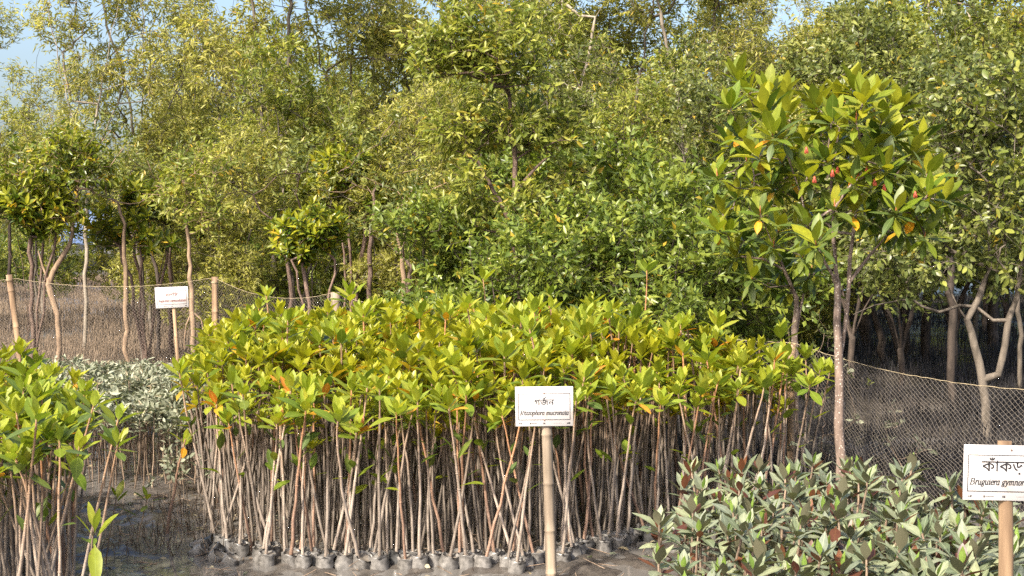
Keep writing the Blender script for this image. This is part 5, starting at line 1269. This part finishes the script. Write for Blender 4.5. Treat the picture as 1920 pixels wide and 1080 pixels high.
for (x, y, df, px) in front:
    p = rs.choice(P_front)
    sc = rs.uniform(.86, 1.06); bag = rs.choice(BAG) if df < .22 else None
    rz = rs.uniform(0, 6.28); tl = (rs.gauss(0, .06), rs.gauss(-.08, .10))
    lab = f"{lean_word(p, rz, tl, sc)} {p.red} stemmed seedling{' with orange leaf' if p.has else ''}, {'front' if df < .15 else 'second'} row, {where_x(px)}"
    p.place(x, y, rz, sc, lab, G_MAIN, tl, bag=bag)
rest_h = []
for (x, y, df, px) in rest:
    bump = float(vnoise(np.array([x * 1.6 + 9]), np.array([y * 1.6]), 41)[0]) * .28
    h = 1.0 + bump + rs.gauss(0, .075) + .05 * min(1, df / 2) - (.10 if df < .8 else 0) + (-.08 if px > 1420 else 0) + (.03 if 900 < px < 1250 else 0)
    rest_h.append((h + .01 * (12.5 - y), x, y, df, px, h))
rest_h.sort(reverse=True)
n_ind = 226 - min(nf, 110)
for i, (k, x, y, df, px, h) in enumerate(rest_h):
    p = rs.choice(P_top); tl = (rs.gauss(0, .05), rs.gauss(0, .05)); rz = rs.uniform(0, 6.28); sc = h * rs.uniform(.92, 1.02)
    if i < n_ind:
        dep = 'near leaf tops' if df < 1.2 else ('middle leaf tops' if df < 2.4 else 'far edge tops')
        lab = f"{lean_word(p, rz, tl, sc)} yellow green seedling{' with orange leaf' if p.has else ''}, {dep}, {where_x(px)}"
        p.place(x, y, rz, sc, lab, G_MAIN, tl)
    else: p.bake(x, y, rz, sc, tl, acc, accs, rs)
print('main bed', len(pts), 'front', nf)

left_poly = [(-2.9, 5.85), (-1.80, 5.85), (-1.90, 6.2), (-2.16, 7.0), (-2.5, 7.9), (-2.95, 8.6), (-4.6, 9.2), (-4.6, 7.0)]
lp = fill(left_poly, .108, .03, rs)
lp = [(x, y, 960 + x / y * F) for x, y in lp]
vis = [q for q in lp if q[2] > -60]; hid = [q for q in lp if q[2] <= -60 and q[2] > -500]
vis.sort(key=lambda q: -(q[2] / 260) + (q[1] - 5) * .35)
for i, (x, y, px) in enumerate(vis):
    p = rs.choice(P_left); tl = (rs.gauss(0, .04), rs.gauss(-.09, .06)); rz = rs.uniform(0, 6.28); sc = rs.uniform(.88, 1.06) * (.96 if y < 6.5 else .97)
    if i < 92:
        lab = f"{lean_word(p, rz, tl, sc)} {p.red} stemmed seedling{' with orange leaf' if p.has else ''}, " + ('puddle side' if px > 130 else 'middle' if px > 50 else 'outer side') + ' of lower left bed' + (', nearest' if y < 6.2 else ', farther back' if y > 7.2 else '')
        p.place(x, y, rz, sc, lab, G_LEFT, tl, bag=rs.choice(BAG) if px > 150 else None)
    else: p.bake(x, y, rz, sc, tl, acc, accs, rs)
for (x, y, px) in hid: rs.choice(P_left).bake(x, y, rs.uniform(0, 6.28), rs.uniform(.88, 1.02), (0, 0), acc, accs, rs)

def flush(acc, accs, name, label, mat, tmpl, r0, r1, smat):
    P, D, Nn, l, w, t = [np.array(v) for v in zip(*acc)]
    me = leaves_joined(name, P, D, Nn, l, w, t, tmpl, [M[mat], M[smat]])
    Vl = []; Fl = []
    v, f = join_arrays([tube_arrays(p, np.linspace(r0, r1, len(p)), 4) for p in accs])
    st = mesh_np(name + '_stems', v, f, [M[smat]], smooth=True)
    root = tag(link(name, me), kind='stuff'); root['label'] = label
    s = tag(link('massed_stems', st), kind='stuff'); s['label'] = 'massed bare stems deep inside the seedling beds'
flush(acc, accs, 'massed_seedling_leaves', 'leafy mass of seedlings filling the inside of the beds', 'f_seed', 'small', .010, .0045, 'stem')

# seedlings that stand out above the rest
def special(px, top_py, d, h, label, spec, rz=0, tilt=(0, 0), sc=1.0):
    t = at(px, top_py, d); p = Proto(spec)
    tip = Matrix.Rotation(rz, 3, 'Z') @ Matrix.Rotation(tilt[1], 3, 'Y') @ Matrix.Rotation(tilt[0], 3, 'X') @ (Vector(p.pts[-1]) * sc)
    x = t.x - tip.x; y = d - tip.y
    root = p.place(x, y, rz, sc, label, 'single seedlings standing out', tilt)
    root.scale[2] = sc * max(.5, t.z / max(.05, tip.z))
    return root
special(905, 515, 11.6, 1.5, 'tallest thin seedling with orange leaf rising behind the central bed', seedling_spec(rs, 1.5, .18, 8, 0, .3, 1.45))
special(1213, 500, 11.4, 1.55, 'tall upright lone seedling behind the bed, right of centre', seedling_spec(rs, 1.55, .04, 9, 0, 0, 1.25))
special(1110, 560, 11.2, 1.3, 'shorter single seedling behind the bed with orange leaf base', seedling_spec(rs, 1.3, .05, 9, 0, .15, 1.05))
special(1030, 545, 11.7, 1.3, 'green pointed seedling top between the two lone taller ones', seedling_spec(rs, 1.35, .06, 8, 0, 0, 1.0))
special(528, 612, 9.6, 1.1, 'seedling with four broad leaves standing over the bed against the net', seedling_spec(rs, 1.15, .05, 6, 1, 0, 1.15))
special(1345, 600, 9.9, 1.15, 'upright seedling at the upper right of the central bed', seedling_spec(rs, 1.15, .04, 9, 0, .1, 1.2))
special(1465, 620, 9.6, 1.1, 'spreading seedling top at the right corner of the central bed', seedling_spec(rs, 1.1, .04, 11, 0, 0, 1.15))
special(348, 820, 8.4, .65, 'leaning seedling with one pale brown leaf beside the puddle', seedling_spec(rs, .62, .12, 6, 0, .4, .95), rz=2)
special(176, 985, 5.75, .5, 'small seedling with three bright leaves low beside the puddle', tiny_rosette_spec(rs, .35, .85, 6))
special(218, 928, 7.6, .35, 'tiny two leaved seedling at the puddle edge by the left bed', tiny_rosette_spec(rs, .3, .8, 5))
special(276, 930, 8.2, .25, 'tiny seedling alone in the mud gap between beds', tiny_rosette_spec(rs, .25, .7, 5))

# ------------------------------------------------------------------ silty seedlings at the lower right
def silt_spec(r, h):
    pts = stem_curve(r, h, r.uniform(.02, .07), .01)
    me = mesh_np('stem', *tube_arrays(pts, np.linspace(.0085, .005, 9), 6, bumps=.05), [M['stem_small']], smooth=True)
    d = Vector((r.uniform(-.15, .15), r.uniform(-.2, .1), 1))
    lv = rosette(r, pts[-1], d, r.randint(9, 12), (.7, 1.03), ('b_silt', 'b_silt', 'b_silt'), .05, .18, 1.42)
    lv[0] = ('b_new', lv[0][1])
    if r.random() < .8: lv[1] = ('b_brown', lv[1][1])
    if r.random() < .35: lv[2] = ('b_brown', lv[2][1])
    for k in range(r.randint(2, 4)):
        t = r.uniform(.5, .88); i = int(t * 8); p = Vector(pts[i]).lerp(Vector(pts[i + 1]), t * 8 - i); a = r.uniform(0, 6.28); rad_ = Vector((math.cos(a), math.sin(a), 0)); el = r.uniform(.9, 1.9)
        lv.append((r.choice(['b_silt', 'b_silt', 'b_silt', 'b_brown']), frame(p + rad_ * .005, rad_ * math.sin(el) + Vector((0, 0, math.cos(el))), Vector((0, 0, math.sin(el))) - rad_ * math.cos(el), r.uniform(.7, 1.05))))
    return me, lv, pts
P_silt = [Proto(silt_spec(rs, rs.uniform(.32, .50))) for _ in range(11)]
silt_poly = [(.42, 4.7), (.50, 5.4), (.66, 6.4), (.86, 7.3), (1.05, 8.0), (1.5, 8.35), (2.0, 8.3), (2.45, 7.7), (2.95, 6.3), (3.2, 4.7)]
sp = fill(silt_poly, .158, .045, rs)
sp = [(x, y, 960 + x / y * F) for x, y in sp if x / y * F < 1090 and not (abs(x - 1.83) < .05 and abs(y - 5.23) < .05)]
print('silt', len(sp))
def xr(px): return ('beside the bagged front row' if px < 1290 else 'below the dense stems' if px < 1400 else 'under the bed corner' if px < 1510 else 'before the speckled trunk' if px < 1640 else 'between speckled trunk and sign' if px < 1800 else 'around the sign post')
for (x, y, px) in sp:
    p = rs.choice(P_silt); hf = 1 if y > 5.6 else .9; rz = rs.uniform(0, 6.28); tl = (rs.gauss(0, .04), rs.gauss(0, .04)); sc = rs.uniform(.88, 1.12) * hf; hh = p.pts[-1][2] * sc
    lab = ('tall ' if hh > .42 else 'short ' if hh < .34 else '') + ('silty seedling with brown leaves ' if p.brown > 2 else 'grey green silty seedling ') + ('in nearest rows ' if y < 5.9 else 'in middle rows ' if y < 7 else 'in far rows ') + xr(px)
    p.place(x, y, rz, sc, lab, G_SILT, tl, name='silty_seedling')

# ------------------------------------------------------------------ pale silvery seedlings, left gap
def grey_proto(r, seed):
    g = np.random.default_rng(seed); h = r.uniform(.46, .62)
    pts = stem_curve(r, h, r.uniform(.03, .1), .02)
    C = []; Dd = []; Nn = []
    for k in range(46):
        t = 1 - abs(g.normal(0, .13)); t = max(.55, min(1, t)); i = min(7, int(t * 8)); p = np.array(Vector(pts[i]).lerp(Vector(pts[i + 1]), t * 8 - i))
        a = g.uniform(0, 6.28); el = g.uniform(.3, 1.5); rd = g.uniform(0, .07)
        rad_ = np.array([math.cos(a), math.sin(a), 0])
        C.append(p + rad_ * rd + [0, 0, rd * .5]); Dd.append(rad_ * math.sin(el) + np.array([0, 0, math.cos(el) * .8])); Nn.append(np.array([0, 0, 1]) + g.normal(0, .4, 3))
    n = len(C); tt = np.stack([g.random(n), (g.random(n) < .06).astype(float)], 1)
    lm = leaves_joined('foliage', np.array(C), np.array(Dd), np.array(Nn), g.uniform(.045, .075, n), g.uniform(.018, .026, n), tt, 'small', 'f_grey')
    sm = mesh_np('stem', *tube_arrays(pts, np.linspace(.006, .003, 9), 5), [M['stem_small']], smooth=True)
    return sm, lm
GP = [grey_proto(rs, 60 + i) for i in range(7)]
GPH = [max(v.co.z for v in g[0].vertices) for g in GP]
gpoly = [(-3.3, 10.0), (-2.95, 9.75), (-2.1, 9.9), (-1.9, 10.4), (-2.0, 12.0), (-2.6, 13.0), (-4.4, 13.2), (-3.9, 11)]
gp = fill(gpoly, .135, .04, rs)
print('grey', len(gp))
for (x, y) in gp:
    px = 960 + x / y * F
    gi = rs.randrange(len(GP)); sm, lm = GP[gi]
    o = empty('silvery_seedling', (x, y, -.01), rs.uniform(0, 6.28)); s = rs.uniform(.85, 1.12); o.scale = (s, s, s); gh = GPH[gi] * s
    tag(o, ('taller ' if gh > .60 else 'shorter ' if gh < .50 else '') + 'pale silvery seedling ' + ('in the front rows ' if y < 10.7 else 'in the middle rows ' if y < 11.8 else 'in the far rows ') + ('by the left bed' if px < 230 else 'between the two green beds' if px < 340 else 'by the central bed'), 'seedling', G_GREY)
    link('stem', sm, o); f = link('foliage', lm, o); f['kind'] = 'stuff'

# bags, twigs and litter in the muddy gap
def litter():
    r = random.Random(5); g = np.random.default_rng(5)
    n = 1700
    x = g.uniform(-2.6, 2.6, n); y = g.uniform(5.2, 13.5, n)
    a = g.uniform(0, 6.28, n); l = g.uniform(.03, .16, n)
    z = g.uniform(-.005, .03, n)
    A = np.stack([x, y, z], 1); B = A + np.stack([np.cos(a) * l, np.sin(a) * l, g.uniform(-.02, .05, n)], 1)
    o = link('twig_litter', mesh_np('twig_litter', *edges_tube(A, B, .003, .0015, 4), [M['stem_small']])); tag(o, kind='stuff'); o['label'] = 'thin broken twigs lying on the wet mud'
    n = 650
    x = g.uniform(-2.35, -1.1, n); y = g.uniform(7.8, 10.6, n); h = g.uniform(.02, .12, n); A = np.stack([x, y, np.full(n, -.03)], 1)
    B = A + np.stack([g.normal(0, .4, n) * h, g.normal(0, .4, n) * h, h + .03], 1)
    o = link('breathing_roots', mesh_np('breathing_roots', *edges_tube(A, B, .0035, .0018, 4), [M['stick']])); tag(o, kind='stuff'); o['label'] = 'sparse short roots and broken stalks in the muddy gap'
    n = 1500; P = np.stack([g.uniform(-3.3, 2.7, n), g.uniform(5.2, 13.5, n), g.uniform(.0, .03, n)], 1)
    D = g.normal(0, 1, (n, 3)) * [1, 1, .2]; Nn = g.normal(0, .4, (n, 3)) + [0, 0, 1]
    tt = np.stack([g.random(n), (g.random(n) < .5).astype(float)], 1)
    o = link('fallen_leaves', leaves_joined('fallen_leaves', P, D, Nn, g.uniform(.03, .08, n), g.uniform(.012, .03, n), tt, 'small', 'f_grey')); tag(o, kind='stuff'); o['label'] = 'small fallen leaves and scraps scattered on the mud'
litter()
# muddy spilled bags at the puddle side
for i, (px, py, d) in enumerate([(378, 1030, 7.95), (402, 1058, 7.7), (390, 1012, 8.1), (428, 1072, 7.6), (368, 1046, 7.85), (412, 1036, 7.85)]):
    p = at(px, py, d)
    o = link('empty_bag', BAG[i % 8]); o.location = (p.x, d, .0); o.rotation_euler = (rnd.uniform(.3, 1.3), rnd.uniform(-.6, .6), rnd.uniform(0, 6)); o.scale = (.85, .85, .7)
    tag(o, 'muddy crumpled plastic grow bag lying at the puddle side of the bed', 'bag', 'spilled bags at the puddle side')
# a few saplings with small leaves in the gap
def sapling(px, base_py, d, h, label, seed, fol='f_grey', n=14):
    g = np.random.default_rng(seed); x = (px - 960) / F * d
    o = empty('sapling', (x, d, -.01)); tag(o, label, 'sapling', None)
    sk = Skel(g); sk.path([(0, 0, 0), (.02, 0, h * .5)], radii=[.006, .004], step=.05)
    T = g.normal(0, 1, (n, 3)) * [h * .22, h * .22, h * .2] + [0, 0, h * .8]
    sk.grow(T, step=.06, jit=.008)
    bb, tt_, P, D, Nn, l, w, tint = twig_leaves(g, T, np.array([0, 0, h * .3]), 2, .05, 3, .05, .022, yellow=.03)
    link('stem', sk.mesh('stem', 'stem_small', rtip=.0018, expo=.4, rmax=.006, extra=edges_tube(bb, tt_, .0013, .001, 3)), o)
    f = link('foliage', leaves_joined('foliage', P, D, Nn, l, w, tint, 'small', fol), o); f['kind'] = 'stuff'
sapling(332, 960, 9.0, .38, 'grey leaved sapling in the mud between puddle and central bed', 1)
sapling(318, 900, 9.6, .25, 'little grey sapling at the foot of the silvery seedlings', 2)
sapling(1692, 870, 9.2, .55, 'spindly grey sapling standing before the right part of the net', 3, n=6)
sapling(1540, 800, 9.5, .9, 'thin leafless reddish sapling left of the speckled trunk', 4, n=4)
sapling(1545, 700, 12.0, 1.0, 'grey leaved bush sapling in the shade left of the speckled trunk', 5, 'f_round', 26)

# ------------------------------------------------------------------ moored boat on the river
def boat():
    d = 74; c = at(172, 470, d); root = empty('wooden_boat', (c.x, d, 0)); tag(root, 'dark hulled wooden boat with grey cabin and blue tarpaulin behind the trees', 'boat')
    M['hull'] = plain('hull_tarred', (0.03, .03, .035), .5, var=.4, scale=2); M['cabin'] = plain('cabin_grey', (.30, .29, .28), .7, var=.2, scale=2)
    M['tarp'] = plain('tarp_blue', (.08, .13, .26), .4, var=.35, scale=1.6); M['pipe'] = plain('pipe_grey', (.2, .2, .2), .5)
    n = 14; V = []
    for i in range(n + 1):
        t = i / n; x = -5 + 10 * t; w = 1.3 * math.sin(math.pi * min(1, max(0, t * .94 + .03))) ** .55; sh = 1.0 + .9 * (2 * t - 1) ** 2
        V += [(x, -w, sh), (x, -w * .75, .1), (x, 0, -.4), (x, w * .75, .1), (x, w, sh)]
    Fc = [(i * 5 + j, i * 5 + j + 1, i * 5 + j + 6, i * 5 + j + 5) for i in range(n) for j in range(4)] + [(i * 5 + 4, i * 5, i * 5 + 5, i * 5 + 9) for i in range(n)]
    link('hull', mesh_np('hull', V, Fc, [M['hull']], smooth=False), root)
    def box(x0, x1, y0, y1, z0, z1):
        return np.array([(x, y, z) for z in (z0, z1) for y in (y0, y1) for x in (x0, x1)], float), np.array([(0, 1, 3, 2), (4, 6, 7, 5), (0, 4, 5, 1), (2, 3, 7, 6), (0, 2, 6, 4), (1, 5, 7, 3)])
    link('cabin', mesh_np('cabin', *box(-3.2, 1.2, -.9, .9, 1.0, 1.9), [M['cabin']]), root)
    link('cabin_roof', mesh_np('cabin_roof', *box(-3.4, 1.4, -1.05, 1.05, 1.9, 2.0), [M['cabin']]), root)
    g = np.random.default_rng(3); nx, nz = 16, 10; V = []
    for j in range(nz + 1):
        for i in range(nx + 1):
            a = math.pi * j / nz
            V.append((-1.4 + 3.0 * i / nx, -1.15 * math.cos(a) + g.normal(0, .03), 1.3 + 1.9 * math.sin(a) ** .7 + .1 * math.sin(i * 1.7) * math.sin(a) + g.normal(0, .03)))
    Fc = [(j * (nx + 1) + i, j * (nx + 1) + i + 1, (j + 1) * (nx + 1) + i + 1, (j + 1) * (nx + 1) + i) for j in range(nz) for i in range(nx)]
    link('tarpaulin', mesh_np('tarpaulin', V, Fc, [M['tarp']], smooth=True), root)
    for x in (-1.4, .1, 1.6):
        for y in (-1.05, 1.05): link('post', mesh_np('post', *tube_arrays([(x, y, .9), (x, y, 1.6), (x, y, 2.4)], .04, 6), [M['pipe']]), root)
    root.rotation_euler = (0, 0, .12)
boat()
